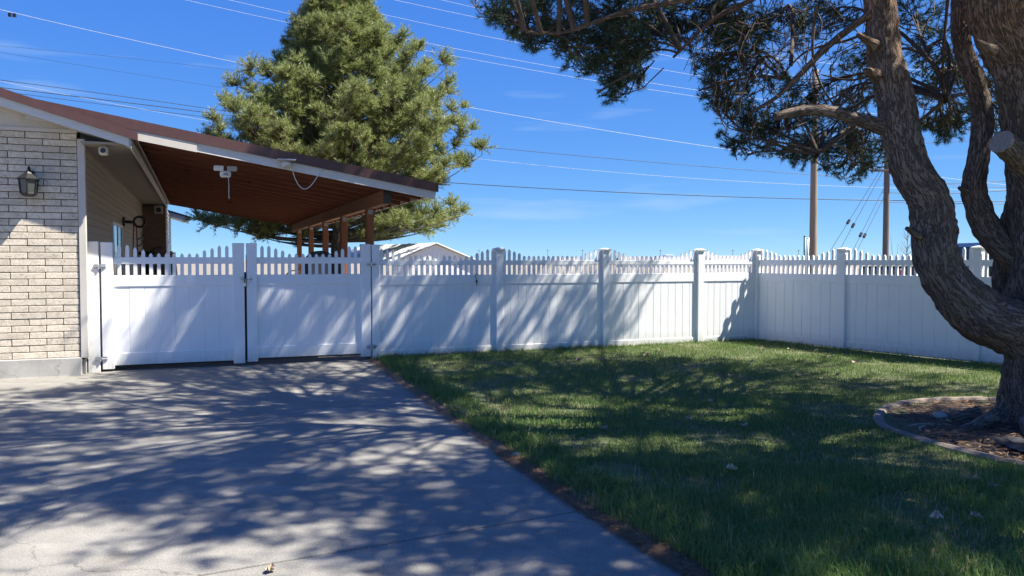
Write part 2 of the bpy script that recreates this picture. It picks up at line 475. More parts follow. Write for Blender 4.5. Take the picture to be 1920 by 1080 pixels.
# ------------------------------------------------------------------ mesh helpers
class MB:
    def __init__(s):
        s.v, s.f = [], []

    def add(s, verts, faces):
        o = len(s.v)
        s.v += [tuple(v) for v in verts]
        s.f += [tuple(i + o for i in f) for f in faces]
        return s

    def box(s, x0, x1, y0, y1, z0, z1, c=0.0):
        X, Y, Z = sorted((x0, x1)), sorted((y0, y1)), sorted((z0, z1))
        if c <= 0:
            vs_ = [(x, y, z) for x in X for y in Y for z in Z]
            return s.add(vs_, [(0, 1, 3, 2), (4, 6, 7, 5), (0, 4, 5, 1), (2, 3, 7, 6), (0, 2, 6, 4), (1, 5, 7, 3)])
        c = min(c, 0.45 * min(X[1] - X[0], Y[1] - Y[0], Z[1] - Z[0]))
        idx, vs_ = {}, []
        for i in (0, 1):
            for j in (0, 1):
                for k in (0, 1):
                    cx, cy, cz = X[i], Y[j], Z[k]
                    ix, iy, iz = (c if i == 0 else -c), (c if j == 0 else -c), (c if k == 0 else -c)
                    for ax, co in ((0, (cx, cy + iy, cz + iz)), (1, (cx + ix, cy, cz + iz)), (2, (cx + ix, cy + iy, cz))):
                        idx[(i, j, k, ax)] = len(vs_)
                        vs_.append(co)
        fs = []
        g = lambda i, j, k, a: idx[(i, j, k, a)]
        fs += [(g(0, 0, 0, 0), g(0, 0, 1, 0), g(0, 1, 1, 0), g(0, 1, 0, 0)), (g(1, 0, 0, 0), g(1, 1, 0, 0), g(1, 1, 1, 0), g(1, 0, 1, 0))]
        fs += [(g(0, 0, 0, 1), g(1, 0, 0, 1), g(1, 0, 1, 1), g(0, 0, 1, 1)), (g(0, 1, 0, 1), g(0, 1, 1, 1), g(1, 1, 1, 1), g(1, 1, 0, 1))]
        fs += [(g(0, 0, 0, 2), g(0, 1, 0, 2), g(1, 1, 0, 2), g(1, 0, 0, 2)), (g(0, 0, 1, 2), g(1, 0, 1, 2), g(1, 1, 1, 2), g(0, 1, 1, 2))]
        for k in (0, 1):
            for j in (0, 1):
                fs.append((g(0, j, k, 1), g(1, j, k, 1), g(1, j, k, 2), g(0, j, k, 2)))
            for i in (0, 1):
                fs.append((g(i, 0, k, 0), g(i, 1, k, 0), g(i, 1, k, 2), g(i, 0, k, 2)))
        for i in (0, 1):
            for j in (0, 1):
                fs.append((g(i, j, 0, 0), g(i, j, 1, 0), g(i, j, 1, 1), g(i, j, 0, 1)))
        for i in (0, 1):
            for j in (0, 1):
                for k in (0, 1):
                    fs.append((g(i, j, k, 0), g(i, j, k, 1), g(i, j, k, 2)))
        return s.add(vs_, fs)

    def prism(s, pts, off):
        """Closed outline pts (3D) swept by the vector off."""
        n = len(pts)
        off = Vector(off)
        vs_ = [Vector(p) for p in pts] + [Vector(p) + off for p in pts]
        fs = [tuple(range(n))[::-1], tuple(range(n, 2 * n))]
        fs += [(i, (i + 1) % n, n + (i + 1) % n, n + i) for i in range(n)]
        return s.add(vs_, fs)

    def tube(s, pts, rad, n=8, cap=True):
        pts = [Vector(p) for p in pts]
        if not hasattr(rad, '__len__'):
            rad = [rad] * len(pts)
        vs_, fs = [], []
        T = (pts[1] - pts[0]).normalized()
        ref = Vector((0, 0, 1)) if abs(T.z) < 0.9 else Vector((1, 0, 0))
        A = T.cross(ref).normalized()
        for i, p in enumerate(pts):
            t = (pts[min(i + 1, len(pts) - 1)] - pts[max(i - 1, 0)]).normalized()
            A = (A - t * A.dot(t)).normalized()
            Bv = t.cross(A)
            for k in range(n):
                a = 2 * math.pi * k / n
                vs_.append(p + (A * math.cos(a) + Bv * math.sin(a)) * rad[i])
        for i in range(len(pts) - 1):
            for k in range(n):
                k2 = (k + 1) % n
                fs.append((i * n + k, i * n + k2, (i + 1) * n + k2, (i + 1) * n + k))
        if cap:
            fs.append(tuple(range(n))[::-1])
            fs.append(tuple((len(pts) - 1) * n + k for k in range(n)))
        return s.add(vs_, fs)

    def disc(s, c, nrm, r, h, n=14):
        c, nrm = Vector(c), Vector(nrm).normalized()
        return s.tube([c, c + nrm * h], r, n)

    def lathe(s, prof, c=(0, 0, 0), n=16):
        c = Vector(c)
        vs_, fs = [], []
        for r, z in prof:
            for k in range(n):
                a = 2 * math.pi * k / n
                vs_.append(c + Vector((r * math.cos(a), r * math.sin(a), z)))
        m = len(prof)
        for i in range(m - 1):
            for k in range(n):
                k2 = (k + 1) % n
                fs.append((i * n + k, i * n + k2, (i + 1) * n + k2, (i + 1) * n + k))
        fs.append(tuple(range(n))[::-1])
        fs.append(tuple((m - 1) * n + k for k in range(n)))
        return s.add(vs_, fs)

    def mesh(s, name, mat, smooth=False):
        me = bpy.data.meshes.new(name)
        me.from_pydata(s.v, [], s.f)
        me.materials.append(M[mat] if isinstance(mat, str) else mat)
        if smooth:
            me.polygons.foreach_set('use_smooth', [True] * len(me.polygons))
        me.update()
        if hasattr(s, 'limb'):
            me.attributes.new('limb', 'FLOAT_VECTOR', 'POINT').data.foreach_set('vector', s.limb)
        return me

    def build(s, name, mat, parent=None, loc=(0, 0, 0), smooth=False, **props):
        return link(name, s.mesh(name, mat, smooth), parent, loc, **props)

def link(name, me, parent=None, loc=(0, 0, 0), rot=None, **props):
    o = bpy.data.objects.new(name, me)
    COL.objects.link(o)
    o.location = loc
    if rot:
        o.rotation_euler = rot
    if parent:
        o.parent = parent
    for k, v in props.items():
        o[k] = v
    return o

def thing(name, label, cat, loc=(0, 0, 0), rotz=0.0, group=None):
    o = bpy.data.objects.new(name, None)
    COL.objects.link(o)
    o.empty_display_size = 0.2
    o.location = loc
    o.rotation_euler = (0, 0, rotz)
    o['label'] = label
    o['category'] = cat
    if group:
        o['group'] = group
    return o

def np_mesh(name, verts, tris, rnd, mat):
    me = bpy.data.meshes.new(name)
    nv, nt = len(verts), len(tris)
    me.vertices.add(nv)
    me.vertices.foreach_set('co', np.ascontiguousarray(verts, np.float32).ravel())
    me.loops.add(nt * 3)
    me.loops.foreach_set('vertex_index', np.ascontiguousarray(tris, np.int32).ravel())
    me.polygons.add(nt)
    me.polygons.foreach_set('loop_start', np.arange(0, nt * 3, 3, dtype=np.int32))
    me.update(calc_edges=True)
    if rnd is not None:
        at_ = me.attributes.new('rnd', 'FLOAT', 'POINT')
        at_.data.foreach_set('value', np.ascontiguousarray(rnd, np.float32))
    me.materials.append(M[mat])
    return me

def nrm(a):
    return a / np.maximum(np.linalg.norm(a, axis=-1, keepdims=True), 1e-9)

def tufts(C, D, rng, k, length, width, spread, along):
    """Bunches of needles: k thin triangles round every shoot end C pointing along D."""
    n = len(C)
    C = np.repeat(C, k, 0)
    D = np.repeat(nrm(D), k, 0)
    R = nrm(rng.normal(size=(n * k, 3)))
    side = nrm(np.cross(D, R))
    sp = spread * (0.55 + 0.9 * rng.random((n * k, 1)))
    d = nrm(D * np.cos(sp) + side * np.sin(sp))
    base = C - D * (along * rng.random((n * k, 1)))
    ln = length * (0.7 + 0.5 * rng.random((n * k, 1)))
    w = nrm(np.cross(d, rng.normal(size=(n * k, 3)))) * width * 0.5
    verts = np.empty((n * k, 3, 3))
    verts[:, 0] = base - w
    verts[:, 1] = base + w
    verts[:, 2] = base + d * ln
    tone = np.repeat(np.repeat(rng.random(n) * 0.6, k) + rng.random(n * k) * 0.4, 3)
    return verts.reshape(-1, 3), np.arange(n * k * 3).reshape(-1, 3), tone

def sticks(A, B, ra, rb):
    """Three-sided tapering sticks between the points A and B."""
    A, B = np.asarray(A, float), np.asarray(B, float)
    n = len(A)
    t = nrm(B - A)
    ref = np.where(np.abs(t[:, 2:3]) < 0.9, [[0, 0, 1.0]], [[1.0, 0, 0]])
    X = nrm(np.cross(t, ref))
    Yv = np.cross(t, X)
    vs_ = np.empty((n, 6, 3))
    ra = np.asarray(ra).reshape(-1, 1) * np.ones((n, 1))
    rb = np.asarray(rb).reshape(-1, 1) * np.ones((n, 1))
    for k in range(3):
        a = 2 * math.pi * k / 3
        o = X * math.cos(a) + Yv * math.sin(a)
        vs_[:, k] = A + o * ra
        vs_[:, 3 + k] = B + o * rb
    pat = np.array([[0, 1, 4], [0, 4, 3], [1, 2, 5], [1, 5, 4], [2, 0, 3], [2, 3, 5]])
    tr = (pat[None] + (np.arange(n) * 6)[:, None, None]).reshape(-1, 3)
    return vs_.reshape(-1, 3), tr

def catmull(pts, rad, step):
    """Smooth a limb's centre line and radii."""
    P = [Vector(p) for p in pts]
    out, ro = [], []
    for i in range(len(P) - 1):
        p0, p1, p2, p3 = P[max(i - 1, 0)], P[i], P[i + 1], P[min(i + 2, len(P) - 1)]
        m = max(2, int((p2 - p1).length / step))
        for j in range(m):
            t = j / m
            out.append(0.5 * ((2 * p1) + (p2 - p0) * t + (2 * p0 - 5 * p1 + 4 * p2 - p3) * t * t + (3 * p1 - p0 - 3 * p2 + p3) * t ** 3))
            ro.append(rad[i] * (1 - t) + rad[i + 1] * t)
    out.append(P[-1]); ro.append(rad[-1])
    return out, ro

def rough_limb(pts, rad, step=0.035, n=40, amp=1.0):
    """Limb as one surface with furrowed bark pushed out of it."""
    P, R = catmull(pts, rad, step)
    mb = MB()
    mb.tube(P, R, n)
    along, tot_ = [0.0], 0.0
    for a, b in zip(P, P[1:]):
        tot_ += (b - a).length
        along.append(tot_)
    seed = Vector((pts[0][0] * 7.3, pts[0][1] * 3.1, pts[-1][2] * 5.7))
    vs_, lim = [], []
    for i, v in enumerate(mb.v):
        ring = min(i // n, len(P) - 1)
        c, r = P[ring], R[ring]
        v = Vector(v)
        th = 2 * math.pi * (i % n) / n
        rr = max(r, 0.05)
        q = Vector((math.cos(th) * rr, math.sin(th) * rr, along[ring])) + seed
        lim += [q.x, q.y, q.z]
        dn = (v - c).normalized()
        lo = (mnoise.noise(v * 2.3) * 0.13 + mnoise.noise(v * 6.1 + Vector((3, 8, 1))) * 0.07) * r
        w = mnoise.noise(q * 6) * 0.9
        e = abs(mnoise.noise(Vector((q.x * 27 + w, q.y * 27, q.z * 9.0 + w)))) ** 0.6
        f = mnoise.noise(Vector((q.x * 45, q.y * 45, q.z * 20)))
        k = min(1.0, r / 0.16)
        vs_.append(v + dn * (lo + k * amp * ((e - 0.42) * 0.034 + f * 0.010)))
    mb.v = [tuple(v) for v in vs_]
    mb.limb = lim
    return mb

# ==================================================================== THE SETTING
# ground sheet to the horizon
MB().add([(-3000, -300, -0.06), (3000, -300, -0.06), (3000, 4000, -0.06), (-3000, 4000, -0.06)], [(0, 1, 2, 3)]).build(
    'ground', 'field', kind='structure', label='dry tan ground running out to the horizon')

def isect(p, d, q, e):
    """Crossing of the plan lines p+t*d and q+s*e."""
    den = d[0] * e[1] - d[1] * e[0]
    t = ((q[0] - p[0]) * e[1] - (q[1] - p[1]) * e[0]) / den
    return Vector((p[0] + t * d[0], p[1] + t * d[1], 0))

vd = (V.x, V.y)
# right edge of the drive, as a polyline going away from the street
EDGE = [(2.55, -3.0), (1.75, 2.0), (0.98, 4.25), (0.50, 5.39), (-0.62, 8.4), (-2.47, 13.7), (-2.75, 14.5)]

def edge_x(y):
    for (x0, y0), (x1, y1) in zip(EDGE, EDGE[1:]):
        if y <= y1:
            return x0 + (x1 - x0) * (y - y0) / (y1 - y0)
    return EDGE[-1][0]

drive = MB()
drive.add([(-16, -4, -0.03), (2.6, -4, -0.03), (-2.7, 14.2, -0.03), (-4.0, 30, -0.03), (-22, 30, -0.03)], [(0, 1, 2, 3, 4)])
drive_o = drive.build('driveway', 'joint', kind='structure', label='grey concrete driveway in front of the white gates')

def slab(pts, name='slab', inset=0.014):
    c = sum((Vector((x, y, 0)) for x, y in pts), Vector()) / len(pts)
    P = []
    for i in range(len(pts)):
        a, b, d = Vector((*pts[i - 1], 0)), Vector((*pts[i], 0)), Vector((*pts[(i + 1) % len(pts)], 0))
        e1, e2 = (b - a).normalized(), (d - b).normalized()
        n1, n2 = Vector((-e1.y, e1.x, 0)), Vector((-e2.y, e2.x, 0))
        if (n1 + n2).length < 1e-6:
            P.append(b + n1 * inset)
        else:
            bis = (n1 + n2).normalized()
            P.append(b + bis * inset / max(0.3, bis.dot(n1)))
    m = MB()
    n = len(P)
    bev = 0.009 if inset > 0.005 else 0.003
    inner = []
    for i in range(n):
        a, b, d = P[i - 1], P[i], P[(i + 1) % n]
        e1, e2 = (b - a).normalized(), (d - b).normalized()
        bis = (Vector((-e1.y, e1.x, 0)) + Vector((-e2.y, e2.x, 0))).normalized()
        inner.append(b + bis * bev)
    vs_ = [p + Vector((0, 0, -0.1)) for p in P] + [p + Vector((0, 0, -0.006)) for p in P] + inner
    fs = [(i, (i + 1) % n, n + (i + 1) % n, n + i) for i in range(n)]
    fs += [(n + i, n + (i + 1) % n, 2 * n + (i + 1) % n, 2 * n + i) for i in range(n)]
    fs.append(tuple(range(2 * n, 3 * n)))
    m.add(vs_, fs)
    return m.build(name, 'concrete', drive_o)

J1, J1d = (0.50, 5.39), (2.03, 1.05)          # cross joint in the foreground
J2, J2d = (-4.76, 7.43), (1.34, 0.82)         # cross joint by the brick wall
LJ = (-3.03, 7.33)                            # long joint
def on_edge(q, e):
    best = None
    for a, b in zip(EDGE, EDGE[1:]):
        d = (b[0] - a[0], b[1] - a[1])
        x = isect(q, e, a, d)
        if min(a[1], b[1]) - 1e-6 <= x.y <= max(a[1], b[1]) + 1e-6:
            best = x
    return best
j1r, j2r = on_edge(J1, J1d), on_edge(J2, J2d)
j1m, j2m = isect(J1, J1d, LJ, vd), isect(J2, J2d, LJ, vd)
LE = (-11.5, 6.0)
j1l, j2l = isect(J1, J1d, LE, vd), isect(J2, J2d, LE, vd)
xy = lambda v: (v[0], v[1])
bk = isect((0, -3), (1, 0.3), LJ, vd)
bl = isect((0, -3), (1, 0.3), LE, vd)
gt = hp(4.55, 0.36)
gm = isect(gt, (U.x, U.y), LJ, vd)
gl = hp(0.0, 0.36)
slab([xy(bl), EDGE[0], EDGE[1], EDGE[2], xy(j1r), xy(j1l)])
slab([xy(j1l), xy(j1r), EDGE[4], xy(j2r), xy(j2l)] if j2r.y > EDGE[4][1] else [xy(j1l), xy(j1r), xy(j2r), xy(j2l)], inset=0.0045)
slab([xy(j2l), xy(j2r), (-2.47, 13.7), xy(gt), xy(gl), xy(hp(-0.3, -0.02)), xy(hp(-6, -0.02))], inset=0.0045)
slab([xy(hp(0.06, 0.372)), xy(hp(5.6, 0.372)), xy(hp(5.6, 14.5)), xy(hp(0.06, 14.5))])

# lawn ground
FC = Vector((5.08, 16.56, 0))                      # fence corner
RD = Vector((0.551, -0.834, 0)).normalized()       # side fence runs towards the camera
BED = [(5.6, 9.44), (5.1, 9.40), (4.70, 9.27), (4.36, 9.05), (4.09, 8.76), (3.88, 8.42), (3.74, 8.08), (3.68, 7.78), (3.72, 7.46), (3.80, 7.14),
       (3.92, 6.80), (4.10, 6.42), (4.40, 6.14), (4.85, 6.02), (5.45, 6.08), (6.02, 6.36), (6.42, 6.85), (6.62, 7.45), (6.66, 8.1), (6.50, 8.72), (6.14, 9.2)]

def in_poly(x, y, poly):
    x, y = np.asarray(x, float), np.asarray(y, float)
    ins = np.zeros(x.shape, bool)
    j = len(poly) - 1
    for i in range(len(poly)):
        xi, yi = poly[i]; xj, yj = poly[j]
        c = ((yi > y) != (yj > y)) & (x < (xj - xi) * (y - yi) / (yj - yi + 1e-12) + xi)
        ins ^= c
        j = i
    return ins

fence_y = lambda x: hp(0, 0.26).y + (x - hp(0, 0.26).x) * U.y / U.x
def lawn_z(x, y):
    d = x - edge_x(y)
    return 0.012 + 0.022 * max(0.0, min(1.0, d / 0.5)) + 0.014 * mnoise.noise(Vector((x * 0.7, y * 0.7, 2))) + 0.008 * mnoise.noise(Vector((x * 3, y * 3, 5)))

_gx, _gy = np.arange(-4, 15.01, 0.1), np.arange(-4, 18.01, 0.1)
_N0 = np.array([[mnoise.noise(Vector((a * 1.3, b * 1.3, 4))) for a in _gx] for b in _gy])
_N1 = np.array([[0.014 * mnoise.noise(Vector((a * 0.7, b * 0.7, 2))) + 0.008 * mnoise.noise(Vector((a * 3, b * 3, 5))) for a in _gx] for b in _gy])
def grid_noise(G, x, y):
    fx = np.clip((np.asarray(x) + 4) / 0.1, 0, len(_gx) - 1.001); fy_ = np.clip((np.asarray(y) + 4) / 0.1, 0, len(_gy) - 1.001)
    i, j = fx.astype(int), fy_.astype(int); u, v = fx - i, fy_ - j
    return (G[j, i] * (1 - u) + G[j, i + 1] * u) * (1 - v) + (G[j + 1, i] * (1 - u) + G[j + 1, i + 1] * u) * v
def lawn_z_np(x, y):
    d = x - np.interp(y, [e[1] for e in EDGE], [e[0] for e in EDGE])
    return 0.012 + 0.022 * np.clip(d / 0.5, 0, 1) + grid_noise(_N1, x, y)

lv, lf, nx, ny = [], [], 76, 110
for j in range(ny + 1):
    y = -3 + (16.8 + 3) * j / ny
    x0 = edge_x(y)
    for i in range(nx + 1):
        t = (i / nx) ** 1.25
        x = x0 + 0.012 + (14.0 - x0) * t
        lv.append((x, y, lawn_z(x, y)))
for j in range(ny):
    for i in range(nx):
        a = j * (nx + 1) + i
        c = Vector(lv[a])
        if c.y > fence_y(c.x) + 0.35:
            continue
        lf.append((a, a + 1, a + nx + 2, a + nx + 1))
lawn = MB().add(lv, lf).build('lawn_soil', 'soil', smooth=True, kind='structure', label='dark soil and thatch under the lawn grass')

# strip of dirt along the drive edge
sv, sf = [], []
for j in range(121):
    y = -2.5 + 16.3 * j / 120
    x0 = edge_x(y)
    for i in range(5):
        x = x0 - 0.012 - 0.03 * mnoise.noise(Vector((y * 2.3, 4, 1))) * (i == 0) + (0.05 + 0.11 * max(0, 0.45 + mnoise.noise(Vector((y * 1.7, 1, 1))))) * i / 4
        sv.append((x, y, max(lawn_z(x, y), 0.008) + (0.008 + 0.012 * mnoise.noise(Vector((x * 9, y * 9, 3))) if 0 < i < 4 else -0.012)))
for j in range(120):
    for i in range(4):
        a = j * 5 + i
        sf.append((a, a + 1, a + 6, a + 5))
MB().add(sv, sf).build('edge_dirt', 'dirt', smooth=True, kind='structure', label='bare brown dirt strip along the edge of the driveway')

# ==================================================================== THE HOUSE
house = thing('brick_house', 'cream brick house with beige side siding and brown metal roof', 'house', K, ANG)
# front wall core, its bricks and the concrete foundation
MB().box(-8, -0.018, 0.012, 0.3, 0.27, 3.75).box(-8, -0.05, 0.3, 14.0, 0.27, 3.3).build('wall', 'mortar', house)
MB().box(-8.02, -0.005, -0.035, 0.4, -0.1, 0.262, 0.012).build('foundation', 'foundation', house)
BL, BH, BJ = 0.44, 0.0965, 0.011
brick_full = MB().box(0, BL - BJ, 0, 0.06, 0, BH - BJ, 0.004).mesh('brick', 'brick')
brick_half = MB().box(0, BL / 2 - BJ, 0, 0.06, 0, BH - BJ, 0.004).mesh('brick_half', 'brick')
rows = 34
for r in range(rows):
    z = 0.268 + r * BH
    x = -0.022
    first = (r % 2 == 1)
    while x > -2.75:
        half = first
        first = False
        ln = BL / 2 if half else BL
        o = link('brick', brick_half if half else brick_full, house,
                 (x - ln + BJ, -0.012 + random.uniform(-0.003, 0.003), z))
        x -= ln
MB().box(-8, -2.85, -0.010, 0.02, 0.268, 3.54).build('plain_brick_wall', 'brick', house)
MB().box(-8, -0.01, -0.03, 0.02, 3.545, 3.60, 0.004).build('frieze_board', 'trim', house)
gab = MB()
gab.prism([(-8, -0.005, 3.60), (-0.012, -0.005, 3.60), (-0.012, -0.005, 3.63), (-8, -0.005, 5.9)], (0, 0.1, 0))
gab.build('gable_panel', 'trim', house)
# corner trim and side siding
MB().box(-0.014, 0.085, -0.030, 0.055, 0.25, 3.47, 0.006).build('corner_trim', 'trim', house)
MB().box(-0.05, 0.035, 0.06, 14.0, -0.05, 0.22).build('side_foundation', 'foundation', house)
board_h = 0.112
for i in range(29):
    z = 0.22 + i * board_h
    m = MB()
    prof = [(0.030, z), (0.066, z), (0.046, z + board_h + 0.004), (0.030, z + board_h + 0.004)]
    m.prism([(a, 0.058, b) for a, b in prof], (0, 13.9, 0))
    m.build('siding_board', 'siding', house)
# eaves: soffit, fascia, rake, roof
EZ = 3.36
MB().box(0.067, 0.70, -0.30, 14.4, EZ + 0.02, EZ + 0.045).build('soffit', 'soffit', house)
MB().box(0.70, 0.725, -0.40, 14.6, EZ - 0.03, EZ + 0.13, 0.003).build('eave_fascia', 'fascia', house)
MB().box(0.727, 0.80, -0.42, 14.62, EZ + 0.10, EZ + 0.165, 0.01).build('drip_edge', 'roof', house)
sl = 0.30
zr = lambda p: EZ + 0.145 + sl * (0.72 - p)       # roof underside
def rake(q0, q1, dz0, dz1, p0=-6.5, p1=0.72):
    m = MB()
    m.prism([(p0, q0, zr(p0) + dz0), (p1, q0, zr(p1) + dz0), (p1, q0, zr(p1) + dz1), (p0, q0, zr(p0) + dz1)], (0, q1 - q0, 0))
    return m
rake(-0.40, -0.375, -0.165, -0.01).build('rake_fascia', 'fascia', house)
rake(-0.372, -0.012, -0.15, -0.135, p1=0.69).build('rake_soffit', 'trim', house)
rf = rake(-0.42, 14.65, 0.0, 0.03, p1=0.80).build('roof', 'roof', house)
rake(-0.445, -0.405, -0.045, 0.075, p1=0.82).build('rake_trim', 'roof', house)
MB().prism([(-13.7, -0.42, zr(0.72)), (-6.5, -0.42, zr(-6.5)), (-6.5, -0.42, zr(-6.5) + 0.03), (-13.7, -0.42, zr(0.72) + 0.03)], (0, 15.0, 0)).build('roof_slope', 'roof', house)
# sliding window in the side wall
wnd = MB()
for a in ((4.05, 4.12), (5.05, 5.11), (6.03, 6.10)):
    wnd.box(0.03, 0.085, a[0], a[1], 0.95, 2.45, 0.004)
wnd.box(0.03, 0.083, 4.12, 6.03, 2.39, 2.45, 0.004).box(0.03, 0.083, 4.12, 6.03, 0.95, 1.01, 0.004)
wnd_o = wnd.build('window', 'white', house)
for a in ((4.12, 5.05), (5.11, 6.03)):
    MB().box(0.05, 0.071, a[0], a[1], 1.01, 2.39).build('pane', 'glass', wnd_o)
# brick pier at the far end and the wing behind it
pier = MB().box(0.0, 0.69, 13.52, 18.0, -0.05, 3.36).build('rear_pier', 'mortar', house)
rb = MB().box(0, 0.20, 0, 0.05, 0, 0.078, 0.004).mesh('pier_brick', 'darkbrick')
rb2 = MB().box(0, 0.095, 0, 0.05, 0, 0.078, 0.004).mesh('pier_brick_half', 'darkbrick')
for r in range(38):
    xs = [(0.075, 1), (0.285, 1), (0.495, 1)] if r % 2 == 0 else [(0.075, 0), (0.18, 1), (0.39, 1), (0.60, 0)]
    for x, full in xs:
        link('brick', rb if full else rb2, pier, (x, 13.505, 0.02 + r * 0.088))
for i in range(28):
    z = 0.15 + i * 0.112
    MB().prism([(a, 13.56, b) for a, b in ((0.68, z), (0.728, z), (0.705, z + 0.116), (0.68, z + 0.116))], (0, 4.44, 0)).build('siding_board', 'white', pier)
MB().prism([(0.2, 17.2, 3.36), (1.30, 17.2, 3.05), (1.30, 17.2, 3.19), (0.2, 17.2, 3.52)], (0, 2.0, 0)).build('rear_eave', 'fascia', house)
MB().prism([(0.2, 17.15, 3.525), (1.36, 17.15, 3.18), (1.36, 17.15, 3.23), (0.2, 17.15, 3.575)], (0, 2.1, 0)).build('rear_roof', 'roof', house)

# ==================================================================== THE CARPORT
cp = thing('carport', 'open carport with red brown rafters, cedar posts and brown roof edge', 'carport', K, ANG)
CQ, CF, CS = -0.28, 14.6, 0.166
PE = 5.33                                      # right eave
zt = lambda p: 2.985 + CS * (PE - p)           # roof top line
def sheet(q0, q1, d0, d1, p0, p1):
    return MB().prism([(p0, q0, zt(p0) + d0), (p1, q0, zt(p1) + d0), (p1, q0, zt(p1) + d1), (p0, q0, zt(p0) + d1)], (0, q1 - q0, 0))
sheet(CQ - 0.02, CF, -0.028, 0.0, -1.3, PE + 0.03).build('roof_sheet', 'roof', cp)
sheet(CQ - 0.045, CQ - 0.022, -0.145, 0.008, -1.3, PE + 0.05).build('roof_trim', 'roof', cp)
sheet(CQ - 0.012, CQ + 0.013, -0.275, -0.10, -0.6, PE - 0.002).build('front_fascia', 'fascia', cp)
sheet(CQ - 0.034, CQ - 0.013, -0.285, -0.148, -0.6, 1.62).build('fascia_cladding', 'trim', cp)
sheet(CQ + 0.02, CF - 0.02, -0.050, -0.031, 0.74, PE - 0.03).build('roof_deck', 'stain', cp)
sheet(CF - 0.018, CF + 0.01, -0.275, -0.03, 0.74, PE - 0.03).build('rear_fascia', 'stain', cp)
MB().box(PE + 0.0, PE + 0.024, CQ + 0.02, CF - 0.02, zt(PE) - 0.20, zt(PE) - 0.03, 0.003).build('eave_board', 'fascia', cp)
nr = 20
for i in range(nr):
    q = CQ + 0.06 + (CF - CQ - 0.16) * i / (nr - 1)
    sheet(q, q + 0.04, -0.225, -0.052, 0.76, PE - 0.025).build('rafter', 'rafter', cp)
PB = 4.60
zb = zt(PB) - 0.228
MB().box(PB - 0.07, PB + 0.07, 0.12, 14.3, zb - 0.235, zb, 0.006).build('beam', 'beam', cp)
MB().box(PB - 0.066, PB + 0.066, 0.096, 0.119, zb - 0.225, zb - 0.01, 0.003).build('beam_end_plate', 'black', cp)
post_me = MB().box(-0.07, 0.07, -0.07, 0.07, 0.0, zb - 0.237, 0.008).mesh('post', 'post')
brk = MB().box(-0.045, 0.045, -0.080, -0.0725, -0.10, -0.01, 0.002)
brk.disc((0, -0.083, -0.06), (0, -1, 0), 0.028, 0.012)
brk_me = brk.mesh('bracket', 'grey')
base_me = MB().box(-0.09, 0.09, -0.09, 0.09, 0.0, 0.05, 0.006).mesh('post_base', 'steel')
for q in (1.6, 4.42, 7.17, 9.92, 12.75):
    po = link('post', post_me, cp, (PB, q, 0.0))
    link('bracket', brk_me, po, (0, 0, zb - 0.237))
    link('post_base', base_me, po, (0, 0, 0.0))
# blocking between the rafters on the beam
for i in range(0, nr, 1):
    q = CQ + 0.06 + (CF - CQ - 0.16) * i / (nr - 1)
    if 0.2 < q < 14.0:
        MB().box(PB - 0.02, PB + 0.02, q + 0.045, q + 0.085, zb + 0.002, zb + 0.13, 0.003).build('rafter_tie', 'beam', cp)

# fittings on the carport and the house: things of their own
def floodlight():
    p, q = p_at(425, CQ + 0.35), CQ + 0.35
    z = zt(p) - 0.42
    t = thing('floodlight', 'white twin head floodlight hanging under the front of the carport roof', 'light', hp(p, q, z), ANG)
    MB().box(-0.02, 0.02, -0.02, 0.02, -0.02, 0.27, 0.004).build('stem', 'stain', t)
    MB().box(-0.10, 0.10, -0.09, 0.03, -0.15, -0.03, 0.025).build('sensor_body', 'white', t, smooth=False)
    MB().lathe([(0.045, 0), (0.05, 0.01), (0.045, 0.03), (0.02, 0.045)], n=14).build('sensor_eye', 'grey', t, (0, -0.10, -0.12), smooth=True)
    for s in (-1, 1):
        MB().box(s * 0.03, s * 0.21, -0.10, 0.0, -0.03, 0.065, 0.012).build('lamp_head', 'grey' if s > 0 else 'white', t)
    pts = [(0.05, -0.05, -0.15), (0.06, -0.05, -0.30), (0.055, -0.05, -0.45), (0.06, -0.05, -0.56)]
    MB().tube(pts, 0.006, 5).build('pull_cord', 'white', t, smooth=True)
    t.scale = (0.82, 0.82, 0.82)
floodlight()

def solar_light():
    p = p_at(538, CQ - 0.05)
    z = zt(p) - 0.15
    t = thing('solar_light', 'cream solar light fixed to the carport front fascia with a wire loop', 'light', hp(p, CQ - 0.05, z), ANG)
    m = MB().box(-0.14, 0.14, -0.15, 0.0, 0.0, 0.022, 0.006)
    m.build('panel_frame', 'trim', t)
    MB().box(-0.13, 0.13, -0.14, -0.01, 0.0225, 0.026).build('solar_panel', 'solar', t)
    MB().lathe([(0.03, -0.11), (0.075, -0.095), (0.085, -0.05), (0.055, -0.002)], n=16).build('lamp_body', 'trim', t, (0, -0.06, 0), smooth=True)
    pts = []
    for i in range(15):
        a = i / 14
        pts.append((0.10 + 0.48 * a, 0.02, -0.13 - 0.30 * math.sin(math.pi * min(1, a * 1.08) ** 0.8) + 0.02 * a))
    MB().tube(pts, 0.006, 5).build('wire', 'white', t, smooth=True)
solar_light()

